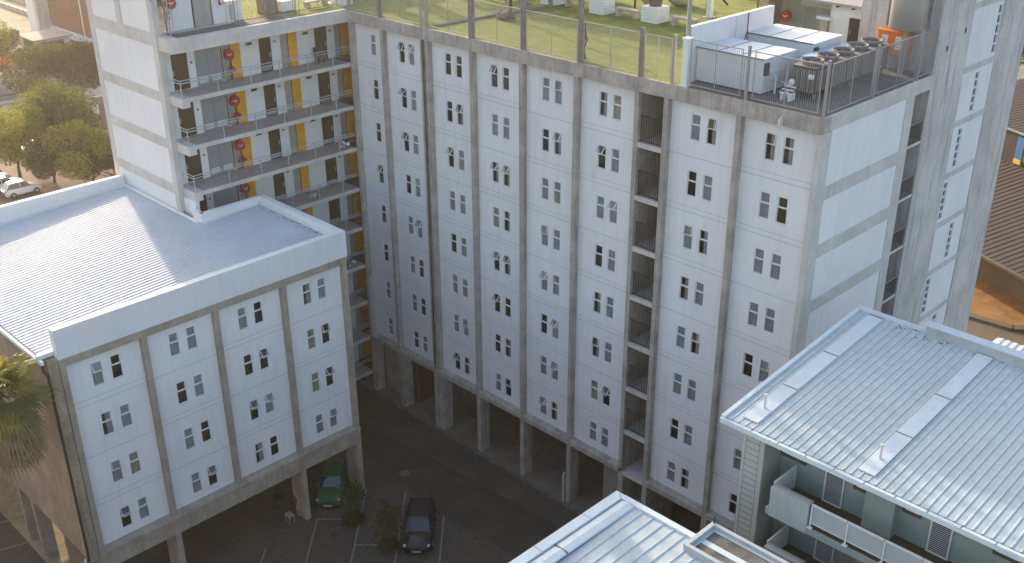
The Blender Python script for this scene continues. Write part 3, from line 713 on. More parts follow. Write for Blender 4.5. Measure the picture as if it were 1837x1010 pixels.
# walls
mb = MB()
mb.box(36.95, 60, -7.98, -7.7, 0, 18.3, 'grey_green'); mb.build('wall', flats)
mb = MB(); mb.box(35.95, 36.15, -7.9, 0.1, 0, 18.2, 'grey_green'); mb.box(35.95, 60, -0.1, 0.1, 0, 18.7, 'grey_green'); mb.build('side_wall', flats)
mb = MB(); mb.box(36.30, 37.25, -9.30, -7.7, 0, 17.95, 'siding')
for k in range(36): 
    z = 17.62-k*0.275
    if z > 0.3: mb.box(36.46, 37.04, -9.306, -9.30, z, z+0.022, 'dirty_seam')
mb.box(36.44,36.455,-9.305,-9.30,1,17.7,'dirty_seam'); mb.box(37.04,37.055,-9.305,-9.30,1,17.7,'dirty_seam'); mb.build('clad_pier', flats)
mb = MB(); mb.box(37.2535, 37.27, -9.28, -7.99, 0, 17.95, 'grey_green'); mb.build('pier_side', flats)
for k in range(6):
    zf = 15.30-2.8*k
    mb = MB(); mb.box(37.9, 60, -9.88, -7.98, zf-0.28, zf-0.01, 'grey_green'); mb.box(37.95, 60, -9.80, -7.99, zf-0.009, zf, 'brown_floor'); mb.build('balcony_slab', flats)
    mb = MB(); mb.box(38.05, 39.66, -9.90, -9.70, zf-0.30, zf+1.0, 'balcony_grey'); mb.box(38.05, 39.66, -9.70, -9.55, zf, zf+1.0, 'grey_green'); mb.build('balcony_wall', flats)
    mb = MB()     # end screen: white frame with mesh
    mb.obox((38.02,-8.85,zf+1.03),(1,0,0),(0,1,0),(0,0,1),0.035,0.75,0.03,'white_paint'); mb.obox((38.02,-8.12,zf+0.5),(1,0,0),(0,1,0),(0,0,1),0.035,0.04,0.52,'white_paint'); mb.obox((38.02,-9.55,zf+0.5),(1,0,0),(0,1,0),(0,0,1),0.035,0.04,0.52,'white_paint')
    for q in range(36): mb.obox((38.02,-9.52+q*0.039,zf+0.52),(1,0,0),(0,1,0),(0,0,1),0.008,0.010,0.5,'white_paint')
    for q in range(24): mb.obox((38.02,-8.85,zf+0.06+q*0.04),(1,0,0),(0,1,0),(0,0,1),0.008,0.72,0.007,'white_paint')
    mb.build('end_screen', flats)
    for q in range(12):       # railing bays
        x0 = 39.75+q*1.42; x1 = x0+1.42
        mb = MB(); mb.box(x0, x1-0.03, -9.87, -9.80, zf+1.02, zf+1.08, 'white_paint'); mb.box(x0, x1, -9.85, -9.82, zf+0.22, zf+0.25, 'white_paint')
        mb.box(x0, x0+0.05, -9.87, -9.82, zf+0.05, zf+1.05, 'white_paint'); mb.box(x0-0.07, x0+0.12, -9.90, -9.78, zf+0.0, zf+0.06, 'white_paint')
        if k < 2 and x0 < 49:
            n_ = 40
            for j in range(n_): mb.box(x0+0.03+1.38*j/n_, x0+0.03+1.38*j/n_+0.014, -9.84, -9.83, zf+0.24, zf+1.03, 'white_paint')
            for j in range(22): mb.box(x0+0.03, x1-0.03, -9.829, -9.823, zf+0.26+j*0.035, zf+0.269+j*0.035, 'white_paint')
        mb.build('railing', flats)
    mb = MB(); mb.box(41.03, 42.17, -8.40, -7.98, zf, zf+2.65, 'grey_green'); mb.box(41.3, 41.95, -8.405, -8.40, zf+0.0, zf+0.75, 'siding') if False else None; mb.build('service_duct', flats)
    def flatwin(x0, x1, z0, z1):
        mb = MB(); y = -7.98; t = 0.05
        mb.box(x0, x1, y-0.03, y, z0, z0+t, 'white_paint'); mb.box(x0, x1, y-0.03, y, z1-t, z1, 'white_paint')
        mb.box(x0, x0+t, y-0.03, y, z0, z1, 'white_paint'); mb.box(x1-t, x1, y-0.03, y, z0, z1, 'white_paint')
        mb.box(x0-0.04, x1+0.04, y-0.09, y-0.001, z0-0.10, z0-0.001, 'olive_wall'); f_ = mb.build('window', flats)
        g_ = MB(); g_.box(x0+t, x1-t, y-0.012, y-0.006, z0+t, z1-t, 'car_glass'); g_.build('pane', f_)
    for (x0, x1) in ((36.98+0.35,38.35),(40.42,40.95),(42.35,42.95),(45.6,46.5),(48.5,49.4)): flatwin(x0, x1, zf+1.28, zf+2.3)
    for x0 in (39.22, 43.38, 47.3, 51.2):      # slatted gates
        x1 = x0+0.80; y = -8.03; mb = MB(); z1 = zf+2.15
        for a in ((x0,x0+0.05,zf+.02,z1),(x1-0.05,x1,zf+.02,z1),(x0+.05,x1-.05,zf+.02,zf+.07),(x0+.05,x1-.05,z1-.05,z1)): mb.box(a[0],a[1],y-0.04,y,a[2],a[3],'white_paint')
        for j in range(26):
            zz = zf+0.10+j*0.078; mb.obox(((x0+x1)/2, y-0.02, zz), (1,0,0), (0,1,-.6), (0,.6,1), 0.35, 0.022, 0.008, 'white_paint')
        d_ = mb.build('gate', flats)
        hb = MB(); hb.box(x0-0.03, x0+0.05, y-0.09, y-0.04, zf+1.72, zf+1.84, 'white_paint'); hb.build('latch', d_)
        mb = MB(); mb.box(x0+0.03, x1-0.03, -7.985, -7.975, zf+0.02, z1, 'dark_metal'); mb.build('doorway', flats)
    for x in (40.22, 44.6): 
        mb = MB(); mb.box(x-0.04,x+0.04,-8.04,-7.98,zf+1.85,zf+2.0,'dark_metal'); mb.build('wall_lamp', flats)

# ================================================================ lower metal roof at the bottom
lowr = thing('lower_block', 'lower block at the bottom edge seen as one pale blue ribbed metal roof', 'building', (40, -19, 0))
zl = lambda y: 15.50+(y+13.4)*0.02
mb = MB(); ribroof(mb, 34.55, 50, -25.0, -13.62, zl, 0.48, 0.035, 'roof_metal_blue', top=0.10, foot=0.06); mb.build('roof', lowr)
mb = MB()
mb.box(33.50, 33.92, -25.0, -13.40, 15.40, 15.60, 'roof_cap'); mb.box(33.92, 50, -13.64, -13.38, 15.40, 15.60, 'roof_cap')
for y in (-15.4,-18.0,-21): mb.box(33.49, 33.95, y, y+0.02, 15.60, 15.606, 'dirty_seam')
mb.obox((33.75,-13.5,15.604),(1,-.9,0),(0.9,1,0),(0,0,1),0.26,0.008,0.003,'dirty_seam')
mb.build('edge_flashing', lowr)
mb = MB(); 
for i, (a, b) in enumerate(((-25,-17.4),(-17.36,-13.66))):
    z1 = 15.58; vs = [(33.95,a,15.50),(34.58,a,15.50),(34.58,b,15.50),(33.95,b,15.50),(34.0,a,15.54),(34.30,a,15.60),(34.55,a,15.55),(34.0,b,15.54),(34.30,b,15.60),(34.55,b,15.55)]
    mb.faces(vs, [(4,5,8,7),(5,6,9,8),(0,4,7,3),(6,1,2,9),(0,1,6,5,4),(3,7,8,9,2)], 'roof_cap')
mb.box(33.96,34.6,-17.39,-17.37,15.5,15.612,'dirty_seam'); mb.build('roof_cap', lowr)
mb = MB(); mb.box(33.8, 49.8, -24.8, -13.7, 0, 15.38, 'grey_green'); mb.build('wall', lowr)
for k in range(4):
    for x in (36,39.5,43,46.5):
        mb = MB(); mb.box(x, x+1.0, -13.70, -13.67, 12.6-2.8*k, 13.6-2.8*k, 'white_paint'); f_ = mb.build('window', lowr)
        g_ = MB(); g_.box(x+.06, x+.94, -13.67, -13.66, 12.66-2.8*k, 13.54-2.8*k, 'car_glass'); g_.build('pane', f_)
mb = MB(); mb.box(37.75,38.35,-15.6,-15.0,15.45,15.56,'roof_cap'); mb.box(37.72,38.38,-15.63,-15.6,15.45,15.575,'dirty_seam'); mb.build('roof_patch', lowr)
# concrete canopy / box gutter with gravel
can = thing('concrete_tray', 'flat concrete roof tray of gravel beside the lower ribbed roof', 'roof tray', (40.5, -13.3, 0))
x0, x1, y0, y1 = 37.32, 46.0, -14.30, -12.52; zt = 15.75
mb = MB(); t = 0.16
mb.box(x0, x1, y0, y0+t, zt-0.65, zt, 'render_blue'); mb.box(x0, x1, y1-t, y1, zt-0.65, zt, 'render_blue'); mb.box(x0, x0+t, y0+t, y1-t, zt-0.65, zt, 'render_blue'); mb.box(x1-t, x1, y0+t, y1-t, zt-0.65, zt, 'render_blue')
mb.box(x0+t, x1-t, y0+t, y1-t, zt-0.65, zt-0.24, 'concrete'); mb.build('rim', can)
mb = MB(); t2 = 0.30; mb.box(x0+t, x0+t2, y0+t, y1-t, zt-0.24, zt-0.12, 'render_blue'); mb.box(x0+t2, x1-t, y1-t2, y1-t, zt-0.24, zt-0.12, 'render_blue'); mb.build('upstand', can)
mb = MB(); mb.box(x0+t2, x1-t2, y0+t, y1-t2, zt-0.24, zt-0.16, 'gravel'); mb.build('gravel_bed', can)
mb = MB(); mb.box(x0+0.2, x0+0.9, y0+0.4, y1-0.3, 0, zt-0.66, 'grey_green'); mb.box(x1-0.9, x1-0.2, y0+0.4, y1-0.3, 0, zt-0.66, 'grey_green'); mb.build('support', can)
mb = MB(); mb.tube((x0+0.1,y1-0.05,zt),(x0+0.1,y1-0.05,zt+0.32),0.03,'dark_metal'); mb.build('stub_pipe', can)
# ================================================================ things on the roof, z = 27.31
ZR = 27.315
fence = thing('roof_fence', 'long steel mesh fence with tall posts along the front edge of the turf roof', 'fence', (16, 0.06, ZR))
def post(par, x, y, h, w, m):
    mb = MB(); mb.box(x-w/2, x+w/2, y-w/2, y+w/2, ZR-0.004, ZR+h, m); mb.build('post', par)
for x, h, w, m_ in ((0.06,5.0,0.14,'steel_light'),(3.1,5.5,0.20,'post_brown'),(6.95,5.5,0.10,'steel_light'),(7.38,5.5,0.15,'steel'),(11.2,5.5,0.26,'post_brown'),(15.2,5.5,0.22,'post_brown'),(19.2,5.5,0.20,'post_brown'),(23.1,2.35,0.18,'post_brown'),(25.0,2.3,0.14,'steel')): post(fence, x, 0.10, h, w, m_)
def panel(par, p0, p1, z0, z1, step, bar, frame=0.028, mid=True, wires=True, m='steel_light'):
    mb = MB(); p0 = Vector(p0); p1 = Vector(p1); d = (p1-p0); Ln = d.length; d.normalize(); nrm = Vector((-d.y, d.x))
    def ob(u0, u1, za, zb, t):
        c = p0+d*((u0+u1)/2); mb.obox((c.x, c.y, (za+zb)/2), (d.x,d.y,0), (nrm.x,nrm.y,0), (0,0,1), (u1-u0)/2, t, (zb-za)/2, m)
    ob(0, Ln, z1-frame, z1, 0.016); ob(0, Ln, z0, z0+frame, 0.016); ob(0, frame, z0+frame, z1-frame, 0.016); ob(Ln-frame, Ln, z0+frame, z1-frame, 0.016)
    if mid: ob(Ln/2-frame/2, Ln/2+frame/2, z0+frame, z1-frame, 0.014)
    n = int(Ln/step)
    for i in range(1, n): u = Ln*i/n; ob(u-bar/2, u+bar/2, z0+frame, z1-frame, bar/2)
    if wires:
        for z in [z0+(z1-z0)*q/26 for q in range(1, 26)]: ob(frame, Ln-frame, z-0.002, z+0.002, 0.002)
    mb.build('panel', par)
xs_ = [0.2,3.0,3.2,6.85,7.5,11.05,11.35,15.05,15.35,19.05,19.35,23.0,23.22,24.9]
for i in range(0, len(xs_), 2): panel(fence, (xs_[i]+0.05,0.10), (xs_[i+1]-0.05,0.10), ZR+0.12, ZR+2.10, 0.075, 0.006)
box_ = MB(); box_.box(25.50, 25.82, 0.02, 0.34, ZR, ZR+2.2, 'white_paint'); box_.box(25.47,25.85,-0.01,0.37,ZR,ZR+0.1,'white_paint'); box_.box(25.47,25.85,-0.01,0.37,ZR+2.15,ZR+2.25,'white_paint')
single('gate_pillar', box_, 'short white square pillar where the turf fence meets the plant yard fence', 'pillar')
f2 = thing('plant_yard_fence', 'grey steel palisade fence wrapping the corner plant yard on the roof', 'fence', (30, 0.06, ZR))
for x, y in ((29.05,0.06),(32.92,0.06),(32.92,4.25),(32.92,8.4)): post(f2, x, y, 2.45 if y < 1 else 2.4, 0.11, 'steel')
for a, b in (((25.95,0.06),(28.75,0.06)),((29.35,0.06),(32.65,0.06)),((32.92,0.35),(32.92,4.05)),((32.92,4.5),(32.92,8.2)),((32.92,8.55),(32.92,9.9))):
    panel(f2, a, b, ZR+0.14, ZR+2.25, 0.105, 0.011, frame=0.045, wires=False, m='steel_light')
f3 = thing('corridor_roof_railing', 'thin steel posts and rails along the roof edge above the corridors', 'railing', (-0.7, -6, 27.42))
for y in (-11.5, -7.4, -3.25):
    mb = MB(); mb.tube((-0.75,y,27.40),(-0.75,y,30.6),0.045,'steel_light'); mb.build('post', f3)
for a, b in ((-11.3,-7.6),(-7.2,-3.4),(-3.0,-0.2)): panel(f3, (-0.75,a), (-0.75,b), 27.55, 29.6, 0.15, 0.007, wires=False)
# plant yard
def ahu(y0, y1, label, blue):
    t = thing('air_handling_unit', label, 'hvac unit', (27.25, (y0+y1)/2, ZR), group='white air handling units in the plant yard')
    mb = MB(); mb.box(25.50, 29.1, y0, y1, ZR+0.08, ZR+1.60, 'hvac_white')
    for x in (26.55, 28.1): mb.box(x, x+0.02, y0-0.004, y0, ZR+0.1, ZR+1.6, 'dirty_seam'); 
    mb.build('casing', t)
    mb = MB(); mb.box(25.45, 29.15, y0-0.05, y1+0.05, ZR+1.60, ZR+1.66, 'hvac_white')
    for x in (26.68, 27.92): mb.box(x, x+0.03, y0-0.05, y1+0.05, ZR+1.66, ZR+1.675, 'dark_metal')
    mb.box(25.44,29.16,y0-0.06,y0-0.05,ZR+1.60,ZR+1.665,'dirty_seam')
    mb.build('lid', t)
    mb = MB(); mb.box(25.5,29.1,y0+.05,y1-.05,ZR-0.002,ZR+0.08,'dark_metal'); mb.build('base', t)
    mb = MB(); mb.box(29.1, 29.22, y0+0.05, y0+0.35, ZR+0.9, ZR+1.45, 'dark_metal'); mb.box(29.1,29.2,y0+0.6,y0+1.3,ZR+0.6,ZR+1.0,'hvac_white')
    mb.path([(29.2,y0+0.4,ZR+0.9),(29.55,y0+0.4,ZR+0.9),(29.55,y0+0.4,ZR+0.1)],0.045,'pipe_pvc'); mb.build('pipework', t)
    return t
ahu(1.2, 3.75, 'white panelled air handling unit nearest the palisade fence corner', 0)
t2 = ahu(5.35, 7.9, 'white panelled air handling unit behind the front one, dirty lid', 1)
mb = MB(); mb.box(25.6, 29.0, 5.33, 5.345, ZR+0.1, ZR+1.5, 'hvac_white'); mb.build('front_panel', t2)
mb = MB(); mb.box(29.15, 29.95, 4.2, 7.8, ZR+1.15, ZR+1.30, 'hvac_blue'); mb.box(29.12,30.0,4.15,4.2,ZR+1.12,ZR+1.34,'hvac_blue')
for y in (4.3, 6.0, 7.6): mb.box(29.8,29.88,y,y+0.08,ZR,ZR+1.15,'dark_metal')
single('cable_tray', mb, 'pale blue metal duct tray on dark legs beside the air handling units', 'duct')
t = thing('condenser_bank', 'row of five dark brown fan condensers behind the palisade fence', 'condenser', (30.6, 5.4, ZR))
mb = MB(); mb.box(30.02, 31.2, 2.15, 8.75, ZR+0.25, ZR+1.40, 'dark_metal')
for q in range(5):
    y = 2.15+q*1.34
    for j in range(16): mb.box(31.2, 31.21, y+0.05+j*0.078, y+0.075+j*0.078, ZR+0.35, ZR+1.3, 'steel')
for j in range(14): mb.box(30.06+j*0.08, 30.09+j*0.08, 2.14, 2.15, ZR+0.3, ZR+1.3, 'steel')
mb.build('casing', t)
mb = MB(); 
for y in (2.3, 5.4, 8.5):
    for x in (30.1, 31.05): mb.box(x, x+0.08, y, y+0.08, ZR, ZR+0.25, 'steel')
mb.box(30.02,31.2,2.13,8.77,ZR+1.40,ZR+1.43,'post_brown'); mb.build('frame', t)
mb = MB(); mb.lathe((31.0,2.12,ZR+1.02),[(0.0,-0.1),(0.13,-0.1),(0.13,0.1),(0,0.1)],'white_paint',n=10); mb.build('badge', t)
for q in range(5):
    c = (30.6, 2.75+q*1.335, ZR+1.43)
    mb = MB(); mb.lathe(c, [(0.44,0),(0.50,0.10),(0.52,0.22),(0.47,0.22),(0.44,0.05)], 'post_brown', n=20); f_ = mb.build('fan_cowl', t)
    mb = MB(); mb.lathe(c, [(0.0,0.03),(0.44,0.03)], 'black', n=20)
    for a in range(5):
        th = a*1.2566; mb.obox((c[0]+0.23*math.cos(th), c[1]+0.23*math.sin(th), c[2]+0.09), (math.cos(th),math.sin(th),0), (-math.sin(th),math.cos(th),.5), (0,0,1), 0.2, 0.09, 0.006, 'dark_metal')
    mb.ball((c[0],c[1],c[2]+0.1),0.09,0.09,0.06,'dark_metal'); mb.build('fan', f_)
mb = MB()
for i in range(3): mb.box(30.0-0.0, 30.6, 1.25+i*0.16, 1.32+i*0.16, ZR+0.30+i*0.12, ZR+0.36+i*0.12, 'white_paint')
mb.box(30.1,30.2,1.2,1.7,ZR,ZR+0.3,'white_paint'); mb.box(30.45,30.55,1.2,1.7,ZR,ZR+0.3,'white_paint'); mb.ball((30.3,1.7,ZR+0.75),0.14,0.14,0.14,'white_paint'); mb.path([(30.3,1.7,ZR+0.6),(29.6,2.0,ZR+0.6),(29.6,2.6,ZR+0.2)],0.04,'pipe_pvc')
single('pump', mb, 'small white pump on a slatted stand between the white units and the fan row', 'pump')
mb = MB(); mb.box(25.22, 25.44, 0.75, 7.6, ZR, ZR+2.62, 'white_parapet'); mb.box(25.44,25.50,4.3,4.5,ZR,ZR+2.62,'white_parapet')
mb.path([(25.47,5.3,ZR+2.6),(25.47,5.3,ZR+1.7),(25.47,5.1,ZR+1.3)],0.02,'dark_metal')
single('screen_wall', mb, 'free-standing white wall between the turf and the plant yard', 'wall')
mb = MB(); mb.tube((25.33,0.62,ZR),(25.33,0.62,ZR+6.5),0.10,'steel',n=10); mb.tube((25.33,0.62,ZR+5.5),(25.33,3.6,ZR+3.2),0.05,'dark_metal'); mb.box(25.2,25.46,0.5,0.74,ZR,ZR+0.04,'steel')
single('floodlight_mast', mb, 'blue-grey steel mast with a dark diagonal brace beside the white roof wall', 'mast')
# plant room
pr = thing('plant_room', 'small white plant room with brown door and grey ribbed roof on the roof deck', 'plant room', (26, 14, ZR))
mb = MB(); mb.box(26.15, 28.95, 12.0, 15.5, ZR, ZR+2.25, 'white_paint'); mb.box(21.9, 26.15, 13.6, 15.5, ZR, ZR+2.25, 'concrete_light'); mb.box(21.8,22.2,12.2,13.6,ZR,ZR+2.25,'stone'); mb.build('wall', pr)
mb = MB(); mb.box(23.4,25.6,13.585,13.6,ZR+1.55,ZR+1.75,'white_paint'); mb.build('vent_slot', pr)
mb = MB(); ribroof(mb, 21.6, 29.1, 11.6, 15.8, lambda y: ZR+2.30+(y-11.6)*0.10, 0.24, 0.05, 'steel_light'); mb.box(21.6,29.1,11.58,11.66,ZR+2.20,ZR+2.34,'steel')
for x in (26.6,27.5,28.5): mb.box(x,x+.08,11.62,12.0,ZR+2.1,ZR+2.22,'dark_metal')
mb.build('roof', pr)
mb = MB(); mb.box(27.28, 28.28, 11.94, 12.0, ZR+0.02, ZR+1.62, 'door_brown'); d_ = mb.build('door', pr); mb = MB(); mb.box(27.38,27.42,11.9,11.94,ZR+0.8,ZR+1.0,'steel_light'); mb.build('handle', d_)
mb = MB(); mb.path([(28.35,11.7,ZR+2.2),(28.4,11.9,ZR+1.95),(28.55,11.95,ZR+1.7),(28.55,11.95,ZR+0.1)],0.06,'steel',n=8); mb.build('downpipe', pr)
mb = MB(); mb.path([(24.3,12.6,ZR),(24.3,12.6,ZR+1.6),(25.9,12.3,ZR+1.6)],0.04,'steel'); mb.box(25.5,26.3,11.7,12.3,ZR+1.35,ZR+1.5,'white_paint'); mb.box(25.7,26.1,11.8,12.2,ZR,ZR+1.35,'stone'); mb.build('sink_stand', pr)
# duct and orange cabinet on the tower wall
mb = MB(); mb.lathe((31.75,9.15,ZR+2.2),[(0.0,0),(0.86,0),(0.86,6),(0,6)],'stainless',n=28)
mb.box(30.75,30.88,9.0,9.9,ZR+2.2,ZR+8.2,'dirty_seam'); mb.tube((32.75,9.4,ZR+2.2),(32.75,9.4,ZR+8),0.06,'steel'); mb.box(31.0,32.5,9.7,9.95,ZR+2.6,ZR+3.0,'steel')
mb.tube((31.75,9.15,ZR),(31.75,9.15,ZR+2.2),0.12,'steel')
single('steel_tank', mb, 'large vertical stainless cylinder against the concrete stair tower', 'tank')
mb = MB(); mb.box(29.9,30.9,9.62,9.96,ZR,ZR+4,'concrete_light')
single('pilaster', mb, 'beige wall return between the plant room and the stair tower', 'wall')
OX = 0.25
c = thing('gas_cabinet', 'orange double-door cabinet with white notices on the stair tower wall', 'cabinet', (30.75, 9.3, ZR+0.95))
mb = MB(); mb.box(30.35, 31.8, 9.15, 9.6, ZR+0.85, ZR+1.9, 'orange'); mb.box(30.28,31.87,9.08,9.62,ZR+1.9,ZR+1.96,'orange'); mb.build('body', c)
for x in (30.47, 31.17):
    mb = MB(); mb.box(x, x+0.50, 9.135, 9.15, ZR+0.91, ZR+1.82, 'orange'); d_ = mb.build('door', c)
    mb = MB(); mb.box(x+0.10, x+0.40, 9.128, 9.135, ZR+1.10, ZR+1.72, 'white_paint')
    for j in range(6): mb.box(x+0.13, x+0.37-0.05*(j%2), 9.125, 9.128, ZR+1.2+j*0.075, ZR+1.215+j*0.075, 'dark_metal')
    mb.build('notice', d_)
mb = MB(); mb.tube((30.2,9.3,ZR),(30.2,9.3,ZR+1.0),0.03,'steel'); mb.tube((31.3,9.3,ZR),(31.3,9.3,ZR+1.0),0.03,'steel'); mb.build('legs', c)
# hose reels: drum faces +X or -Y
def reel(x, y, z, lab, axis='x', stand=True, group='red fire hose reels'):
    t = thing('hose_reel', lab, 'hose reel', (x, y, z), group=group)
    ax = Vector((1,0,0)) if axis == 'x' else Vector((0,-1,0))
    c0 = Vector((x, y, z+1.5)); 
    mb = MB(); mb.tube(c0+ax*0.02, c0+ax*0.16, 0.27, 'red', n=20, smooth=False); mb.tube(c0+ax*0.0, c0+ax*0.02, 0.32, 'red', n=20, smooth=False); mb.tube(c0+ax*0.16, c0+ax*0.19, 0.32, 'red', n=20, smooth=False); mb.build('drum', t)
    mb = MB(); s_ = Vector((0,0,1)).cross(ax)
    for a in range(2): 
        th = a*2.6+0.3; p = c0+ax*0.195+(s_*math.cos(th)+Vector((0,0,math.sin(th))))*0.12
        mb.obox(p, s_, (0,0,1), ax, 0.035, 0.03, 0.004, 'white_paint')
    mb.tube(c0+ax*0.19, c0+ax*0.23, 0.05, 'white_paint'); mb.build('hub', t)
    if stand:
        mb = MB(); b = Vector((x,y,z)); mb.path([b+ax*0.12+Vector((0,0,0.02)), b+ax*0.12+Vector((0,0,1.2))], 0.035, 'rust_pipe')
        for q in (-0.16, 0.2): mb.tube(b+ax*0.12+s_*q+Vector((0,0,0.55)), b+ax*0.26+s_*q+Vector((0,0,0.62)), 0.09, 'red', n=10); mb.tube(b+ax*0.12+s_*q+Vector((0,0,0.3)), b+ax*0.12+s_*q+Vector((0,0,0.75)), 0.035, 'steel_light')
        mb.path([b+ax*0.12+s_*-0.16+Vector((0,0,0.75)), b+ax*0.12+s_*0.2+Vector((0,0,0.75))],0.04,'red'); mb.build('hydrant_pipe', t)
    return t
for k, wd in enumerate(('topmost', 'second-highest', 'third-highest', 'lowest visible')):
    reel(-1.84, -7.5, 24.06-ST*k, 'red fire hose reel on the %s open corridor beside the yellow panel' % wd)
reel(-1.86, -10.75, 27.5, 'red fire hose reel on the ribbed rooftop wall of the corner tower', stand=False)
reel(23.2, 12.6, ZR-0.75+0.3, 'red fire hose reel on pipework beside the plant room', axis='y', stand=False)
mb = MB(); mb.box(-1.90,-1.86,-11.05,-9.45,27.43,30.4,'white_paint')
for j in range(26): mb.box(-1.86,-1.85,-11.0+j*0.06,-10.97+j*0.06,27.45,30.4,'white_paint')
mb.build('ribbed_cladding', wing)
def extinguisher(x,y,z,lab):
    mb = MB(); mb.lathe((x,y,z),[(0,0),(0.08,0),(0.085,0.04),(0.085,0.42),(0.05,0.5),(0.02,0.52),(0.02,0.58)],'red',n=12); mb.box(x-0.05,x+0.06,y-0.015,y+0.015,z+0.56,z+0.6,'black'); mb.box(x+0.082,x+0.088,y-.04,y+.04,z+.15,z+.3,'white_paint')
    single('fire_extinguisher', mb, lab, 'extinguisher', 'small red fire extinguishers on the roof wall')
extinguisher(-1.72,-11.0,28.15,'small red fire extinguisher below the rooftop hose reel')
extinguisher(-1.62,-7.75,28.5,'small red fire extinguisher beside the white rooftop cabinet')
# roof cabinet, column, planters, benches
mb = MB(); mb.box(-2.9,-1.75,-7.3,-6.3,27.43,28.55,'white_paint'); mb.box(-3.0,-1.65,-7.4,-6.2,28.55,28.65,'white_paint'); mb.box(-1.75,-1.74,-7.15,-6.75,27.5,28.4,'siding')
single('service_hatch', mb, 'low white rooftop cabinet with flat lid above the corridors', 'cabinet')
mb = MB(); mb.box(-2.6,-1.75,-4.75,-3.85,27.43,30.8,'brick_planter'); mb.box(-1.75,-1.74,-4.6,-4.0,27.5,29.6,'post_brown')
single('chimney_shaft', mb, 'brown rendered rooftop shaft between white cabinets', 'shaft')
def planter(x,y,s,h,lab,pot=True,plant=False):
    t = thing('planter', lab, 'planter', (x,y,ZR), group='white brick planters on the roof')
    mb = MB(); mb.box(x-s,x+s,y-s,y+s,ZR,ZR+h,'white_paint')
    for j in range(1,5): mb.box(x-s-.004,x+s+.004,y-s-.004,y+s+.004,ZR+h*j/5,ZR+h*j/5+.012,'siding')
    mb.build('box', t)
    if pot:
        mb = MB(); mb.lathe((x,y,ZR+h),[(0.0,0),(s*0.62,0),(s*0.74,0.55),(s*0.80,0.6),(s*0.7,0.6),(s*0.6,0.5),(0,0.5)],'brick_planter',n=20); mb.build('pot', t)
        mb = MB(); rp = random.Random(int(x*10))
        mb.tube((x,y,ZR+h+.5),(x,y,ZR+h+2.2),.05,'bark')  # plant made tall, out of view, to add shadows on the turf
        for i in range(1500):
            a = rp.uniform(0,6.28); e = rp.uniform(-1.0,1.5); L_ = rp.uniform(0.2,1.1); d = Vector((math.cos(a)*math.cos(e),math.sin(a)*math.cos(e),math.sin(e)))
            p = Vector((x,y,ZR+h+2.6))+d*L_*1.1; s_ = d.orthogonal().normalized()*0.05
            mb.poly([p-s_,p+d*0.16,p+s_,p-d*0.1],'leaf_mid')
        mb.build('plant', t)
planter(-2.35,-3.0,0.48,0.75,'square white planter on the corridor roof beside the brown shaft',False)
planter(-1.75,0.9,0.5,0.85,'square white planter at the inner corner of the turf roof',False)
planter(7.8,10.3,0.55,0.85,'white brick planter with round brown pot, leftmost of those on the turf')
planter(11.9,10.25,0.55,0.85,'white brick planter with round brown pot, between two stone benches')
planter(15.75,10.5,0.58,0.9,'white brick planter with round brown pot, nearest the tall steel mast')
planter(20.6,14.3,0.6,0.55,'low white block behind the free-standing white roof wall',False)
def bench(x,y,rz,lab):
    t = thing('stone_bench', lab, 'bench', (x,y,ZR), rz, group='low stone benches on the turf roof')
    mb = MB(); mb.box(-0.85,0.85,-0.22,0.22,0.42,0.52,'stone'); o = mb.build('seat', t, local=True)
    for q in (-0.75,0.55):
        mb = MB(); mb.box(q,q+0.2,-0.2,0.2,0,0.42,'stone'); mb.build('leg', t, local=True)
bench(9.7,10.3,0.0,'pale stone bench between the leftmost two white planters')
bench(13.9,10.25,0.0,'pale stone bench between the middle and right white planters')
bench(17.9,10.5,0.05,'pale stone bench just left of the tall steel mast')
bench(-1.9,-0.95,R(90),'pale stone bench on the corridor roof near the inner corner')
for i,(x,y,lb) in enumerate(((12.6,14.2,'large rounded clay urn behind the middle planter'),(13.9,15.3,'large rounded clay urn right of its twin, behind a bench'),(9.9,13.0,'rounded clay urn farthest left behind the benches'))):
    mb = MB(); mb.lathe((x,y,ZR),[(0,0),(0.4,0.0),(0.75,0.35),(0.8,0.65),(0.6,0.95),(0.45,1.0),(0.4,0.95),(0,0.8)],'stone',n=20)
    single('clay_urn', mb, lb, 'urn', 'clay urns on the turf roof')
# turf objects
mb = MB(); rp = random.Random(9)
for i in range(14): mb.ball((9.0+rp.uniform(-.5,.5),4.9+rp.uniform(-.3,.3),ZR+rp.uniform(.1,.35)),rp.uniform(.15,.35),rp.uniform(.15,.3),rp.uniform(.1,.2),'sack',n=8,k=6,jit=.1)
for i in range(5): mb.ball((8.5+rp.uniform(-.3,.7),4.8,ZR+rp.uniform(.2,.5)),.09,.09,.08,'stone',n=8,k=6)
single('sack_pile', mb, 'lumpy brown pile of bagged material on the turf', 'pile')
mb = MB(); mb.tube((8.95,5.35,ZR),(8.95,5.35,ZR+5),0.09,'dark_metal',n=8); mb.box(8.7,9.2,5.1,5.6,ZR,ZR+.03,'dark_metal')
single('lamp_pole', mb, 'dark thin pole rising behind the brown pile on the turf', 'pole')
mb = MB(); mb.path([(7.6,0.5,ZR+.05),(7.7,2.2,ZR+.05),(7.9,4.6,ZR+.06),(8.2,6.5,ZR+.06),(8.5,9.0,ZR+.06)],0.09,'dirty_seam',n=8)
single('drain_hose', mb, 'long dark rolled net lying across the turf', 'net roll')
mb = MB(); rp = random.Random(4)
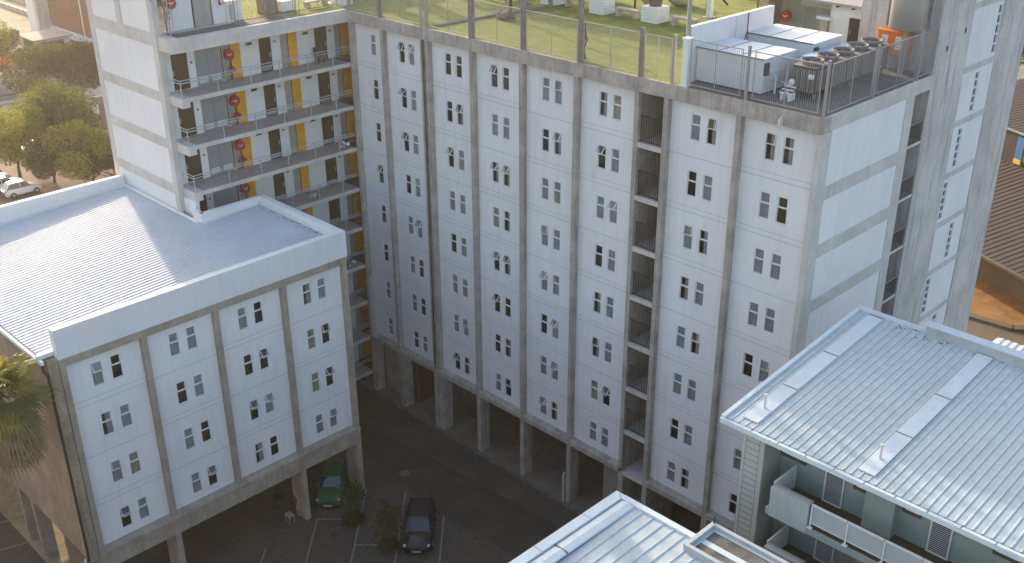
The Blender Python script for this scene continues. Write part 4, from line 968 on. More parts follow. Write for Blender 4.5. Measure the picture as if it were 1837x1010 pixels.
for i in range(16):
    mb.path([(18.75+rp.uniform(-.12,.12),0.75+rp.uniform(-.2,.2),ZR+1.8),(18.75+rp.uniform(-.2,.2),0.75+rp.uniform(-.25,.25),ZR+1.0),(18.8+rp.uniform(-.25,.25),0.6+rp.uniform(-.2,.2),ZR+0.03)],0.035,'dark_metal',n=5)
single('rolled_net', mb, 'dark bundled netting hanging by a brown fence post', 'net')
for (x,y,w_,m_,h_,lb) in ((17.4,13.6,.3,'white_paint',3.5,'white square post left of the roof wall'),(13.1,11.9,.09,'dark_metal',3.2,'thin dark post behind the middle stone bench'),(16.9,14.0,.09,'post_brown',3.0,'thin brown sapling stake on the turf'),(18.9,16.4,.1,'post_brown',3.0,'thin post in front of the timber screens')):
    mb = MB(); mb.box(x-w_/2,x+w_/2,y-w_/2,y+w_/2,ZR,ZR+h_,m_); mb.box(x-w_,x+w_,y-w_,y+w_,ZR,ZR+.03,'steel'); single('post', mb, lb, 'post')
for (x0,x1,y,m_,lb) in ((19.3,21.4,19.6,'wood','orange timber screen at the back of the turf roof'),(21.5,22.5,19.4,'yellow_panel','yellow panel at the back of the turf roof'),(22.6,24.6,19.2,'post_brown','dark slatted timber screen beside the yellow panel'),(15.0,19.0,20.0,'grey_panel','grey slatted screen at the back edge of the turf')):
    mb = MB(); n_ = int((x1-x0)/0.14)
    for i in range(n_): mb.box(x0+i*.14,x0+i*.14+.11,y,y+.03,ZR+.05,ZR+1.8,m_)
    mb.box(x0,x1,y+.03,y+.08,ZR+.3,ZR+.4,m_); mb.box(x0,x1,y+.03,y+.08,ZR+1.5,ZR+1.6,m_)
    single('timber_screen', mb, lb, 'screen')
# unseen slatted frame and poles, added to cast shadows on the turf
pg = thing('shadow_frame', 'unseen timber frame added at the back left of the turf roof to cast shade', 'shadow_frame', (1,13,ZR))
for i in range(6):
    for y in (9.2, 13.5):
        mb = MB(); mb.box(-4.6+i*2.6,-4.4+i*2.6,y,y+.22,ZR,ZR+3.3,'post_brown'); mb.build('post', pg)
mb = MB()
for y in (9.2,13.5): mb.box(-5,9.0,y+.02,y+.2,ZR+3.3,ZR+3.5,'post_brown')
for i in range(10): mb.box(-4.8+i*1.5,-3.75+i*1.5,8.8,14.1,ZR+3.5,ZR+3.56,'post_brown')
mb.build('beams', pg)
mb = MB(); mb.box(-5.5,-5.3,1.5,8.5,ZR,ZR+2.6,'white_paint'); mb.box(-5.45,-5.35,1.6,2.9,ZR+2.6,ZR+4.2,'post_brown'); mb.box(-5.45,-5.35,3.7,5.0,ZR+2.6,ZR+4.6,'post_brown'); mb.box(-5.45,-5.35,5.8,7.4,ZR+2.6,ZR+4.4,'post_brown'); single('shadow_wall', mb, 'unseen white wall on the far left roof edge, panels added to stripe the turf with shadow', 'wall')  # unseen wall and raised panels, shaped to cast striped shadows on the turf

for i,(x,y) in enumerate(((1.5,9.0),(3.4,8.4),(5.2,8.6),(6.4,9.4),(10.2,12.4),(4.2,10.6))):  # poles added to cast thin shadow lines across the turf
    mb = MB(); mb.box(x-.07,x+.07,y-.07,y+.07,ZR,ZR+5.2,'steel'); mb.box(x-.15,x+.15,y-.15,y+.15,ZR,ZR+.03,'steel')
    single('shadow_pole', mb, 'tall slim pole added at the back left to cast turf shadows, %s from the left' % ('first','second','third','fourth','fifth','sixth')[i], 'pole', 'slim poles added to cast shadows on the turf roof')
# ================================================================ ground, court
mb = MB(); 
N = 24
mb.poly([(-900,-500,-0.012),(700,-500,-0.012),(700,900,-0.012),(-900,900,-0.012)], 'ground_dirt'); struct('ground', mb)
mb = MB(); mb.poly([(-12,-45,-0.004),(60,-45,-0.004),(60,-0.12,-0.004),(-12,-0.12,-0.004)], 'asphalt'); struct('courtyard_asphalt', mb)
mb = MB(); mb.poly([(-11.9,-24.9,-.0025),(3.2,-24.9,-.0025),(3.2,-21.6,-.0025),(-11.9,-18.5,-.0025)],'sun_strip_pale'); struct('sun_strip_ground', mb)  # paler ground colour put where the sun strip falls, to brighten it
I = 1/math.sqrt(2)
def st(s, t, z=0.0): return ((s+t)*I, (s-t)*I, z)
mb = MB()
def line(s0,t0,s1,t1,w=0.09,z=0.002):
    a = Vector(st(s0,t0,z)); b = Vector(st(s1,t1,z)); d = (b-a).normalized(); n = Vector((-d.y,d.x,0))*w/2
    mb.poly([a-n,b-n,b+n,a+n], 'paint_line')
line(-1.65,14.9,-1.65,22); line(.92,11.9,.92,22); line(3.42,12.15,3.42,22); line(5.95,14.6,5.95,22)
line(-1.65,14.9,.92,14.9); line(.92,17.3,3.42,17.3); line(-4.2,17.5,-4.2,22)
for q in range(5): a = (-3.37-q*0,-25.6); 
for (p,q) in (((-4.6,-27.4),(-3.2,-23.2)),((-1.9,-28.0),(-.75,-24.4)),((-6.9,-26.8),(-5.6,-22.2))):
    a = Vector((*p,.002)); b = Vector((*q,.002)); d = (b-a).normalized(); n = Vector((-d.y,d.x,0))*.045; mb.poly([a-n,b-n,b+n,a+n],'paint_line')
struct('parking_marking', mb)
mb = MB(); rq = random.Random(31)
def blob(x, y, r, m_, z, k=18):
    ph = rq.uniform(0,6.28); mb.poly([(x+r*(1+.25*math.sin(3*a*6.283/k+ph)+rq.uniform(-.12,.12))*math.cos(6.283*a/k), y+r*(1+.25*math.sin(2*a*6.283/k+ph))*math.sin(6.283*a/k)*rq.uniform(.85,1), z) for a in range(k)], m_)
mb.poly([(2,-3.2,-.001),(20,-2.0,-.001),(24,-5.5,-.001),(14,-6.2,-.001),(3,-5.0,-.001)],'asphalt_patch')
for i in range(34): blob(rq.uniform(3,22), rq.uniform(-14,-1), rq.uniform(.08,.35), 'oil', .0005+i*.00002)
for t_ in (13.2,16.4,19): 
    for s__ in (-.4,2.1,4.6): a = st(s__,t_); blob(a[0],a[1],rq.uniform(.15,.3),'oil',.0015)
struct('asphalt_stain', mb)
mb = MB(); mb.tube((9.5,-5.0,-.01),(9.5,-5.0,.006),.35,'kerb',n=20,smooth=False); struct('manhole_cover', mb)
def bush(s, t, r, lab, lab2, seed):
    x, y, _ = st(s, t); rb = random.Random(seed); mb = MB()
    mb.ball((x,y,r*.42),r*.82,r*.82,r*.5,'leaf_shade',n=14,k=8,jit=.06)
    for i in range(1500):
        a = rb.uniform(0,6.283); c = rb.uniform(-.2,1); sN = math.sqrt(max(0,1-c*c)); q = r*rb.uniform(.82,1.02)
        p = Vector((x+q*sN*math.cos(a), y+q*sN*math.sin(a), max(.03,r*.42+q*.62*c))); d = Vector((rb.gauss(0,1),rb.gauss(0,1),rb.gauss(0,1)+.6)).normalized(); e = d.orthogonal().normalized()
        mb.poly([p-e*.035,p+d*.07,p+e*.035,p-d*.03],'leaf_shade')
    o = mb.build('round_shrub', loc=(x,y,0)); tag(o, lab, 'shrub', 'clipped round shrubs between parking bays')
    tr = thing('sapling', lab2, 'sapling', (x-.2,y+.2,0), group='thin saplings rising from the round shrubs')
    mb = MB(); mb.tube((x-.2,y+.2,0),(x-.15,y+.25,1.5),.035,'bark',r1=.02)
    for i in range(8): a = rb.uniform(0,6.28); mb.tube((x-.15,y+.25,1.2+i*.08),(x-.15+.6*math.cos(a),y+.25+.6*math.sin(a),1.8+i*.1),.012,'bark',r1=.005,n=5)
    mb.build('trunk', tr); mb = MB()
    for i in range(900):
        p = Vector((x-.15+rb.gauss(0,.42),y+.25+rb.gauss(0,.42),1.9+rb.gauss(0,.42))); d = Vector((rb.gauss(0,1),rb.gauss(0,1),rb.gauss(0,1))).normalized(); e = d.orthogonal().normalized()
        mb.poly([p-e*.045,p+d*.09,p+e*.045,p-d*.05],'leaf_shade')
    mb.build('crown', tr)
bush(.55,15.2,.62,'round clipped shrub at the bay corner near the green car','thin sparse sapling over the shrub near the green car',1)
bush(2.95,17.7,.62,'round clipped shrub left of the black car','thin sparse sapling over the shrub beside the black car',2)
# ---------------------------------------------------------------- cars
def car(loc, rz, paint, lab, L=4.2, W=1.72, H=1.45, hatch=True, group=None, detail=True):
    t = thing('car', lab, 'car', (loc[0],loc[1],0), rz, group)
    # body: sections along x (front = +x); each section: half width, z low, z belt, crown
    hl = L/2
    secs = [(-hl,.70,.38,.80,.0),(-hl+.10,.88,.24,.92,.02),(-hl+.55,.97,.20,.95,.03),(-.6,1.0,.20,.93,.03),(.55,1.0,.20,.92,.03),(hl-1.15,.98,.20,.90,.05),(hl-.55,.95,.20,.80,.05),(hl-.14,.84,.24,.68,.03),(hl,.62,.34,.56,.0)]
    mb = MB(); vs = []; w2 = W/2; npr = 12
    for (x,wf,zl_,zb,cr_) in secs:
        hw = w2*wf
        pr_ = [(-hw*.86,zl_),(-hw*.98,zl_+.12),(-hw,(zl_+zb)/2),(-hw*.97,zb-.08),(-hw*.88,zb),(-hw*.45,zb+cr_),(hw*.45,zb+cr_),(hw*.88,zb),(hw*.97,zb-.08),(hw,(zl_+zb)/2),(hw*.98,zl_+.12),(hw*.86,zl_)]
        vs += [(x,y,z) for y,z in pr_]
    fs = []
    for i in range(len(secs)-1):
        for j in range(npr): a=i*npr+j; b=i*npr+(j+1)%npr; fs.append((a,b,b+npr,a+npr))
    fs.append(tuple(range(npr))); fs.append(tuple(reversed(range((len(secs)-1)*npr,len(secs)*npr))))
    mb.faces(vs, fs, paint, True); body = mb.build('body', t, local=True)
    # cabin (greenhouse)
    xb, xrb, xrf, xw = (-hl+.12 if hatch else -hl+.75), (-hl+.62 if hatch else -hl+1.35), .35, hl-1.12
    zb = .93; lo = [(xb,.80),(xw,.86)]; 
    def ring(xa, wa, z): return [(xa, -w2*wa, z), (xa, w2*wa, z)]
    v = ring(xb,.82,zb)+ring(xw,.84,zb-.01)+ring(xrb,.66,H-.02)+ring(xrf,.68,H)
    mb = MB(); mb.faces(v, [(0,1,5,4),(2,6,7,3),(0,4,6,2),(1,3,7,5)], 'car_glass'); mb.build('windows', t, local=True)
    mb = MB(); mb.faces([(xrb-.03,-w2*.67,H-.025),(xrb-.03,w2*.67,H-.025),(xrf+.04,w2*.69,H-.005),(xrf+.04,-w2*.69,H-.005),(xrb+.1,-w2*.55,H+.03),(xrb+.1,w2*.55,H+.03),(xrf-.1,w2*.57,H+.045),(xrf-.1,-w2*.57,H+.045)],[(4,7,6,5),(0,3,7,4),(3,2,6,7),(2,1,5,6),(1,0,4,5)],paint,False)
    for sg in (-1,1):
        for (a,b) in (((xb,w2*.82*sg,zb),(xrb,w2*.665*sg,H-.015)),((xw,w2*.84*sg,zb),(xrf,w2*.685*sg,H)),((-.25,w2*.835*sg,zb),(-.35,w2*.68*sg,H))): mb.tube(a,b,.03,paint,n=6)
    mb.build('roof', t, local=True)
    for sx in (-1,1):
        for sy in (-1,1):
            cx = hl*.62*sx+(.02 if sx<0 else 0); cy = sy*(w2-.09)
            mb = MB(); mb.tube((cx,cy-.10*1,.31),(cx,cy+.10,.31),.31,'tyre',n=18); wh = mb.build('wheel', t, local=True)
            if detail: mb = MB(); mb.tube((cx,cy+sy*.10,.31),(cx,cy+sy*.108,.31),.20,'rim',n=14,smooth=False); mb.build('rim', wh, local=True)
    if detail:
        for sy in (-1,1):
            mb = MB(); mb.ball((hl-.30,sy*w2*.74,.66),.20,.12,.07,'headlight',n=10,k=6); mb.build('headlight', t, local=True)
            mb = MB(); mb.ball((-hl+.10,sy*w2*.72,.80),.07,.11,.13,'red',n=8,k=6); mb.build('tail_light', t, local=True)
            mb = MB(); mb.ball((xw-.32,sy*(w2+.07),.98),.07,.10,.06,paint,n=8,k=6); mb.build('mirror', t, local=True)
        mb = MB(); mb.box(hl-.03,hl+.02,-.26,.26,.36,.47,'plate'); mb.build('number_plate', t, local=True)
        mb = MB(); mb.box(hl-.06,hl+.005,-.36,.36,.50,.60,'black'); mb.build('grille', t, local=True)
        mb = MB(); mb.path([(xw-.02,-.5,.965),(xw-.25,.1,1.02)],.01,'black'); mb.path([(xw-.02,.1,.965),(xw-.22,.6,1.02)],.01,'black'); mb.build('wiper', t, local=True)
    return t
cx, cy, _ = st(-1.1, 12.2); car((cx,cy), R(-45), 'car_green', 'shiny green small car parked under the white block on legs, nose out', L=3.9, H=1.45)
cx, cy, _ = st(4.62, 16.3); car((cx,cy), R(-45), 'car_black', 'glossy black hatchback parked in a marked courtyard bay', L=4.25, W=1.78, H=1.46)
# stool, hydrant
s_ = thing('plastic_stool', 'small pale square stool under the white block on legs', 'stool', (8.42,-13.0,0))
mb = MB(); mb.box(8.17,8.67,-13.2,-12.8,.50,.56,'stool_grey'); mb.build('seat', s_)
for a in (8.2,8.6):
    for b in (-13.17,-12.87): mb = MB(); mb.box(a,a+.04,b,b+.04,0,.5,'stool_grey'); mb.build('leg', s_)
h_ = thing('fire_hydrant', 'dull red hydrant standpipe beside a concrete leg near the green car', 'hydrant', (8.05,-12.35,0))
mb = MB(); mb.tube((8.05,-12.35,0),(8.05,-12.35,1.0),.07,'hydrant_red'); mb.ball((8.05,-12.35,1.1),.26,.16,.28,'hydrant_red'); mb.tube((7.8,-12.35,.7),(8.3,-12.35,.7),.06,'hydrant_red'); mb.build('standpipe', h_)
mb = MB(); mb.ball((8.3,-12.35,.7),.08,.08,.08,'steel_light'); mb.ball((8.2,-12.25,1.35),.06,.06,.06,'white_paint'); mb.build('valve', h_)

# ================================================================ trees
def leafcloud(mb, c, rx, ry, rz, n, size, mats, rnd, holes=7, squash=.0):
    lob = []
    for i in range(holes*2):
        a = rnd.uniform(0,6.283); e = rnd.uniform(-.5,1); q = rnd.uniform(.35,.85)
        lob.append((Vector((c[0]+rx*q*math.cos(a)*math.cos(e), c[1]+ry*q*math.sin(a)*math.cos(e), c[2]+rz*q*math.sin(e))), rnd.uniform(.22,.46)))
    for i in range(n):
        L_, s_ = lob[rnd.randrange(len(lob))]
        d = Vector((rnd.gauss(0,1),rnd.gauss(0,1),rnd.gauss(0,1))).normalized()*(rnd.random()**.25)
        p = L_+Vector((d.x*rx*s_, d.y*ry*s_, d.z*rz*s_))
        k = Vector((rnd.gauss(0,1),rnd.gauss(0,1),rnd.gauss(0,.8)+.5)).normalized(); u = k.orthogonal().normalized(); v = k.cross(u)
        th = rnd.uniform(0,6.28); u2_ = u*math.cos(th)+v*math.sin(th); v2_ = v*math.cos(th)-u*math.sin(th)
        s1 = size*rnd.uniform(.6,1.3)
        mb.poly([p-u2_*s1, p-v2_*s1*.55, p+u2_*s1, p+v2_*s1*.55], mats[0] if d.length*0+rnd.random() < .7 else mats[1])
def tree(name, base, c, r, n, size, mats, lab, cat='tree', seed=1, group=None):
    rnd = random.Random(seed); t = thing(name, lab, cat, (base[0],base[1],0), group=group)
    mb = MB(); B_ = Vector((base[0],base[1],0)); T_ = Vector((c[0],c[1],c[2]-r[2]*.45)); mid = (B_+T_)/2+Vector((rnd.uniform(-.3,.3),rnd.uniform(-.3,.3),0))
    k = .035*T_.z+.12
    mb.tube(B_,mid,k,'bark',r1=k*.75); mb.tube(mid,T_,k*.75,'bark',r1=k*.55)
    for i in range(9):
        a = rnd.uniform(0,6.283); e = Vector((c[0]+r[0]*.6*math.cos(a), c[1]+r[1]*.6*math.sin(a), c[2]+r[2]*rnd.uniform(-.2,.6))); m_ = (T_+e)/2+Vector((0,0,-.2)); mb.tube(T_,m_,k*.4,'bark',r1=k*.22); mb.tube(m_,e,k*.22,'bark',r1=k*.06)
    mb.build('trunk', t); mb = MB(); leafcloud(mb, c, r[0], r[1], r[2], n, size, mats, rnd); mb.build('crown', t); return t
# ---- palm at the lower left edge
pm = thing('fan_palm', 'tall fan palm with hanging dry skirt at the lower left edge', 'palm', (3.4,-28.8,0))
PC = Vector((8.3,-27.0,15.0)); rp = random.Random(12)
mb = MB(); mb.tube((3.4,-28.8,0),(5.0,-28.3,8),.24,'bark',r1=.18,n=12); mb.tube((5.0,-28.3,8),PC-Vector((1.0,0.2,1.4)),.18,'bark',r1=.16,n=12); mb.tube(PC-Vector((1.0,0.2,1.4)),PC,.16,'bark',n=12); mb.build('trunk', pm)
def fan(mb, base, d, L_, m_, droop):
    d = d.normalized(); side = d.cross(Vector((0,0,1))); side = side.normalized() if side.length > .05 else Vector((1,0,0)); up = side.cross(d)
    stem = base+d*L_*.45+Vector((0,0,-droop*.15)); mb.tube(base,stem,.022,m_,r1=.015,n=4,cap=False)
    n = 22
    for i in range(n):
        a = (i/(n-1)-.5)*R(200); v = (d*math.cos(a)+side*math.sin(a)).normalized(); l = L_*.62*(1-.22*abs(a)/R(100))*rp.uniform(.9,1.05)
        w_ = (side*math.cos(a)-d*math.sin(a))*.06; p1 = stem+v*l*.55+up*.03; p2 = stem+v*l+Vector((0,0,-droop*l*rp.uniform(.35,.8)))
        mb.poly([stem,p1-w_,p1+w_],m_); mb.poly([p1-w_,p2,p1+w_],m_)
mb = MB()
for i in range(46):
    a = rp.uniform(0,6.283); e = rp.uniform(-.45,1.35); fan(mb, PC+Vector((0,0,rp.uniform(-.2,.25))), Vector((math.cos(a)*math.cos(e),math.sin(a)*math.cos(e),math.sin(e))), rp.uniform(1.9,2.6), rp.choice(['palm_leaf','palm_leaf','palm_deep','palm_gold']), .6)
mb.build('crown', pm)
mb = MB()
for i in range(46):
    a = rp.uniform(0,6.283); e = rp.uniform(-1.35,-.55); fan(mb, PC+Vector((0,0,rp.uniform(-1.6,-.2))), Vector((math.cos(a)*math.cos(e),math.sin(a)*math.cos(e),math.sin(e))), rp.uniform(1.8,2.5), 'palm_dry', .8)
mb.build('dry_skirt', pm)
# ---- left background trees
tree('street_tree',(-91.0,17.6),(-88.3,16.9,5.6),(6.6,6.6,4.1),26000,.17,('leaf_olive','leaf_dark'),'broad dark olive tree beyond the road, left of the tall white tower',seed=21)
tree('weeping_tree',(-64,.5),(-63,.4,5.0),(4.8,4.6,4.9),16000,.14,('leaf_yellow','leaf_mid'),'pale yellow-green weeping tree above the parked white cars',seed=22)
tree('leafy_tree',(-65.5,7.2),(-65,7.1,5.2),(5.4,5.0,4.7),20000,.15,('leaf_mid','leaf_dark'),'dense mid-green tree right of the pale weeping tree',seed=23)
tree('leafy_tree',(-56.5,5.4),(-56,5.2,3.6),(4.0,4.4,3.6),15000,.14,('leaf_yellow','leaf_mid'),'bright yellow-tipped tree in front of the dense green tree',seed=24)
tree('leafy_tree',(-54,6.5),(-53.5,6.6,2.7),(4.2,4.6,3.1),12000,.13,('leaf_dark','leaf_mid'),'low dark green tree against the foot of the white tower',seed=25)
tree('leafy_tree',(-60,2.6),(-59.6,2.9,3.0),(4.2,4.0,3.5),13000,.14,('leaf_dark','leaf_mid'),'dark green tree directly above the front white hatchback',seed=26)
tree('leafy_tree',(-114,16),(-113,15.6,4.0),(5,5,4.2),9000,.18,('leaf_yellow','leaf_mid'),'yellow-green tree at the far left edge beside the gatehouse',seed=27)
tree('leafy_tree',(-122,21),(-121,20.6,2.5),(5,5,2.6),7000,.18,('leaf_olive','palm_dry'),'brownish low tree behind the gatehouse',seed=28)
tree('flowering_tree',(-108.6,17.2),(-108,17.0,2.4),(3.2,3.2,1.8),3600,.14,('leaf_mid','flower'),'low shrub tree covered in orange flowers by the grey wall','shrub',seed=29)
tree('bare_tree',(-101.5,13.9),(-101.5,13.9,4.2),(2.0,2.0,1.3),300,.10,('flower','palm_dry'),'thin nearly bare pinkish tree in front of the grey roadside wall',seed=30)
# ---- cars by the trees
car((-58.9,-1.35),R(90),'car_white','white hatchback nearest the roof parapet at far left',L=4.0,W=1.7,H=1.5,group='cars parked under the trees at far left')
for x,y,c_,lb in ((-61.6,-2.3,'car_white','white car directly behind the front white hatchback'),(-64.3,-2.6,'car_silver','silver car third in the row under the weeping tree'),(-67.0,-2.6,'car_red','dull red car fourth in the row at the left edge'),(-69.7,-2.4,'car_white','white car farthest back in the row at the left edge'),(-71.5,5.4,'car_silver','pale car glimpsed between the trees')):
    car((x,y),R(90),c_,lb,L=4.2,W=1.72,H=1.45,hatch=False,group='cars parked under the trees at far left',detail=(x>-64))
# ---- road, walls
def strip(name, pts, m_, z):
    mb = MB(); mb.poly([(x,y,z) for x,y in pts], m_); return struct(name, mb)
strip('road',[(-110,-60),(-97.5,-60),(-80,60),(-92,60)],'road',.0)
strip('car_park',[(-78,-20),(-50,-20),(-50,6),(-78,6)],'paving_red',.0)
strip('dirt_yard',[(-92,20),(-86,8),(-50,8),(-50,26),(-80,34)],'paving_red',-.004)
mb = MB(); mb.box(-104,-103.6,-60,40,0,0.01,'kerb')
for (p,q,h,z0,lb,nm) in (((-104.5,-10),(-97.5,30),2.9,0,'long grey roadside wall behind the bare pinkish tree','boundary_wall'),((-117,-10),(-109.5,24),3.0,0,'pale grey upper wall behind the orange flowers','boundary_wall')):
    a = Vector((*p,0)); b = Vector((*q,0)); d = (b-a); L_ = d.length; d.normalize(); c_ = (a+b)/2; mb = MB(); mb.obox((c_.x,c_.y,z0+h/2),d,(-d.y,d.x,0),(0,0,1),L_/2,.15,h/2,'concrete'); mb.obox((c_.x,c_.y,z0+h+.04),d,(-d.y,d.x,0),(0,0,1),L_/2,.22,.04,'concrete_light')
    for i in range(8): u = a+d*(L_*(i+.5)/8); mb.obox((u.x,u.y,z0+h/2),d,(-d.y,d.x,0),(0,0,1),.2,.2,h/2-.02,'concrete')
    single(nm, mb, lb, 'wall', 'grey walls along the far road')
mb = MB(); 
a = Vector((-102.0,-60,0)); 
for (p,q) in (((-100.8,-20),(-93.2,28)),): 
    a = Vector((*p,.06)); b = Vector((*q,.06)); d = (b-a); L_ = d.length; d.normalize(); c_ = (a+b)/2; mb.obox(c_,d,(-d.y,d.x,0),(0,0,1),L_/2,.5,.07,'stone')
struct('kerb_strip', mb)
g = thing('gatehouse','small grey gatehouse with dark opening beyond the broad olive tree','hut',(-119.5,27,0))
mb = MB(); mb.box(-124,-118,25.5,31,0,2.6,'concrete_light'); mb.build('wall', g); mb = MB(); mb.box(-124.5,-117.6,25,31.5,2.6,2.85,'concrete'); mb.build('roof', g); mb = MB(); mb.box(-122.8,-118.7,25.45,25.5,.5,2.3,'dark_metal'); mb.box(-117.99,-117.95,26.2,30,.6,2.3,'dark_metal'); mb.build('opening', g)
v_ = thing('box_van','white box van parked by the foot of the tall white tower','van',(-82,15.6,0),R(20))
mb = MB(); mb.box(-2.6,1.2,-1,1,.5,2.6,'car_white'); mb.build('cargo_box', v_, local=True); mb = MB(); mb.box(1.25,2.7,-.95,.95,.4,1.7,'car_white'); mb.box(1.3,2.1,-.9,.9,1.7,2.2,'car_white'); mb.build('cab', v_, local=True)
mb = MB(); mb.box(2.1,2.14,-.8,.8,1.7,2.15,'car_glass'); mb.build('windscreen', v_, local=True)
for x in (-1.6,1.9):
    for y in (-.9,.9): mb = MB(); mb.tube((x,y-.1,.38),(x,y+.1,.38),.38,'tyre',n=14); mb.build('wheel', v_, local=True)
mb = MB(); mb.box(-86.0,-82.0,17.8,21.5,2.1,2.3,'white_paint')
for x,y in ((-85.8,18),(-82.2,18),(-85.8,21.3),(-82.2,21.3)): mb.tube((x,y,0),(x,y,2.1),.07,'steel_light')
single('carport', mb, 'flat pale canopy beside the box van', 'canopy')
mb = MB(); mb.box(-88.2,-87.6,16.6,17.2,0,1.2,'orange'); mb.box(-88.3,-87.5,16.5,17.3,1.2,1.3,'black'); single('orange_bin', mb, 'small orange bin by the pale canopy', 'bin')
# ---- brown clad building far left
bb = thing('brown_clad_building','tall building with brown panelled wall and white corner column at top left','building',(-125,45,0))
mb = MB(); mb.box(-134.2,-104,35,60,1.4,45,'brown_cladding')
for z in (5.2,9.4,13.6,17.8): mb.box(-134.2,-104,34.97,35,z,z+.12,'dirty_seam')
mb.box(-121.4,-121.1,34.9,34.99,1.4,45,'white_paint'); mb.build('clad_wall', bb)
mb = MB(); mb.box(-134.2,-104,34.7,35.2,0.2,1.4,'white_paint')
for i in range(9): mb.box(-132+i*2.3,-131.7+i*2.3,34.68,34.7,.6,.85,'black')
mb.build('plinth', bb)
mb = MB(); mb.box(-138.8,-134.2,33.0,40,0,45,'white_paint'); mb.build('corner_column', bb)
mb = MB(); mb.box(-135.3,-134.19,32.9,35.0,0,45,'concrete_light'); mb.build('corner_trim', bb)
mb = MB(); mb.box(-210,-150,55,60,0,9,'concrete'); mb.box(-210,-150,54.9,55,4,4.3,'concrete_light'); single('retaining_wall', mb, 'long grey retaining wall in the far top left corner', 'wall')
for i in range(4): mb = MB(); mb.box(-190,-145,38+i*4,38.5+i*4,0,.8+.5*i,'concrete'); single('terrace_wall', mb, 'low grey terrace wall, %s from the road at far top left' % ('first','second','third','fourth')[i], 'wall','low terrace walls at the far top left')

# ================================================================ right background
rb = thing('brown_roofed_hall','long hall with dark brown ribbed roofs and a blue and yellow panel strip','building',(28,65,0),0)
D1 = Vector((.90,-.43,0)).normalized(); N1 = Vector((.43,.90,0)).normalized()
def hp(u, v, z): p = Vector((24.5,45.1,0))+D1*u+N1*v; return (p.x,p.y,z)
mb = MB(); n_ = 130; u0, u1 = -25, 55
pr_ = []
for i in range(n_): a = u0+(u1-u0)*i/n_; p = (u1-u0)/n_; pr_ += [(a,0),(a+p*.55,0),(a+p*.65,.045),(a+p*.9,.045)]
vs = [hp(u,0,4.0+q) for u,q in pr_]+[hp(u,13.5,6.5+q) for u,q in pr_]; k_ = len(pr_)
mb.faces(vs,[(i,i+1,k_+i+1,k_+i) for i in range(k_-1)],'brown_roof')
vs = [hp(u,13.7,9.6+q) for u,q in pr_]+[hp(u,42,11.6+q) for u,q in pr_]
mb.faces(vs,[(i,i+1,k_+i+1,k_+i) for i in range(k_-1)],'brown_roof'); mb.build('roof', rb)
mb = MB(); mb.poly([hp(-25,13.6,6.3),hp(55,13.6,6.3),hp(55,13.6,9.6),hp(-25,13.6,9.6)],'brown_roof'); mb.poly([hp(-25,3.4,0),hp(55,3.4,0),hp(55,3.4,4.6),hp(-25,3.4,4.6)],'olive_wall'); mb.poly([hp(-25,.3,0),hp(-25,42,0),hp(-25,42,11),hp(-25,13.6,9.5),hp(-25,.3,3.95)],'olive_wall'); mb.build('wall', rb)
mb = MB(); c_ = hp(15,13.45,9.55); mb.obox(c_,D1,N1,(0,0,1),40,.08,.07,'steel_light'); c_ = hp(15,-.05,3.95); mb.obox(c_,D1,N1,(0,0,1),40,.12,.1,'olive_wall'); mb.build('gutter', rb)
rp = random.Random(2)
u = -12
while u < 14:
    w_ = rp.choice((1.0,1.1,.5)); h0, h1 = (7.0,9.2) 
    mb = MB(); yl = w_ < .6
    c_ = hp(u+w_/2,13.5,(h0+h1)/2 if not yl else 8.7); mb.obox(c_,D1,N1,(0,0,1),w_/2-.06,.05,(h1-h0)/2 if not yl else .55,'yellow_panel' if yl else 'blue_panel')
    mb.build('panel', rb)
    if not yl and rp.random() < .6: mb = MB(); mb.obox(hp(u+w_/2,13.42,6.85),D1,N1,(0,0,1),w_/2-.06,.05,.22,'yellow_panel'); mb.build('panel', rb)
    u += w_+.08
def gp(px, z=0): return px
mb = MB(); mb.poly([(x,y,.0) for x,y in ((10,56),(24,52.5),(36,47.5),(31.5,45.5),(30.3,43.2),(29,42.0),(25.6,41.9),(8,43.5))],'orange_ground'); struct('paved_yard', mb)
mb = MB(); pp = [(12,42.3),(25.6,41.5),(29.2,41.75),(30.9,43.3),(30.2,46.8)]
for a, b in zip(pp[:-1], pp[1:]):
    a = Vector((*a,.1)); b = Vector((*b,.1)); d = b-a; L_ = d.length; d.normalize(); mb.obox((a+b)/2,d,(-d.y,d.x,0),(0,0,1),L_/2,.35,.12,'olive_wall')
struct('yard_kerb', mb)
mb = MB(); mb.poly([(x,y,-.004) for x,y in ((5,30),(60,30),(60,60),(5,60))],'olive_wall'); struct('yard_ground', mb)
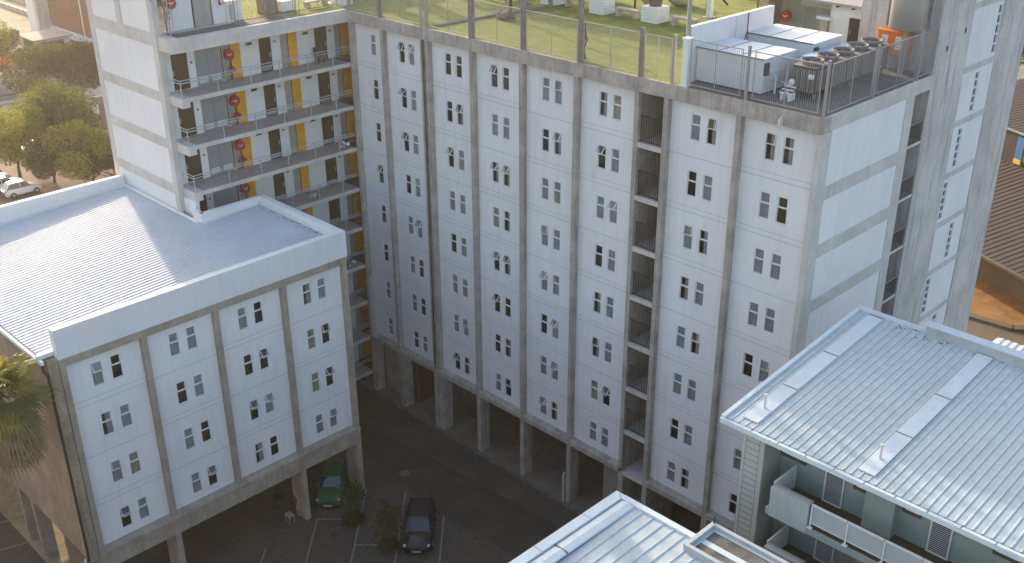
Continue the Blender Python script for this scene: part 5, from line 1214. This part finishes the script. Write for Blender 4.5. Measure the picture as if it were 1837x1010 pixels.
wr = thing('white_roofed_shed','sunlit shed with pale ribbed roof beyond the blue flats roof','building',(36,27,0))
mb = MB(); ribroof(mb, 31.5, 56, 22.5, 31.5, lambda y: 3.6+(y-22.5)*.06, .5, .05, 'roof_metal'); mb.build('roof', wr)
mb = MB(); mb.box(31.7,55.8,22.7,31.3,0,3.55,'stone'); mb.box(31.4,31.6,22.4,31.6,3.5,4.0,'white_paint'); mb.build('wall', wr)
for i,(x,y,c_) in enumerate(((-2,108,(5,5,4.5)),(6,118,(6,6,5)),(14,122,(6,6,5)))):
    tree('leafy_tree',(x,y),(x,y,6.5),c_,4500,.3,('leaf_mid','leaf_dark'),'green tree behind the brown hall at the right edge, %s of three' % ('leftmost','middle','rightmost')[i],seed=40+i,group='trees behind the brown hall')

# unseen block added below and behind the camera to darken the lower courtyard
ob = thing('shade_block','unseen block added across the near side of the courtyard to darken it','building',(10,-42,0))
mb = MB(); mb.box(-14,50,-64,-50,0,20,'concrete_warm'); mb.build('wall', ob)
for r_ in range(5):
    for i in range(12):
        mb = MB(); x = -11+i*3.6; mb.box(x,x+.9,-50.0,-49.97,3+r_*2.8,4.3+r_*2.8,'car_glass'); mb.build('window', ob)
mb = MB(); mb.box(-14.3,50.3,-64.3,-49.7,20,20.4,'concrete_light'); mb.build('roof', ob)
# ================================================================ air
mb = MB(); mb.box(-260,120,-120,200,-2,60,'haze_vol')
hz = mb.build('haze'); tag(hz, kind='stuff'); hz['label']='thin warm evening haze in the air'

mb = MB(); mb.box(-12.15,-12,-34,-20.45,0,6.2,'concrete'); mb.box(-12.15,-12,-19.55,-7.6,0,6.2,'concrete'); mb.box(-12.2,-11.95,-34,-20.45,6.2,6.3,'concrete_light'); mb.box(-12.2,-11.95,-19.55,-7.6,6.2,6.3,'concrete_light')  # unseen wall added to shade the undercroft, its slot passing one sun strip
for y in range(-33,-8,3): 
    if not -20.6 < y < -19.3: mb.box(-12.0,-11.85,y,y+.3,0,6.1,'concrete')
o = single('slotted_shade_wall', mb, 'unseen high grey wall added to shade the block on legs, one gap for a sun strip', 'wall')
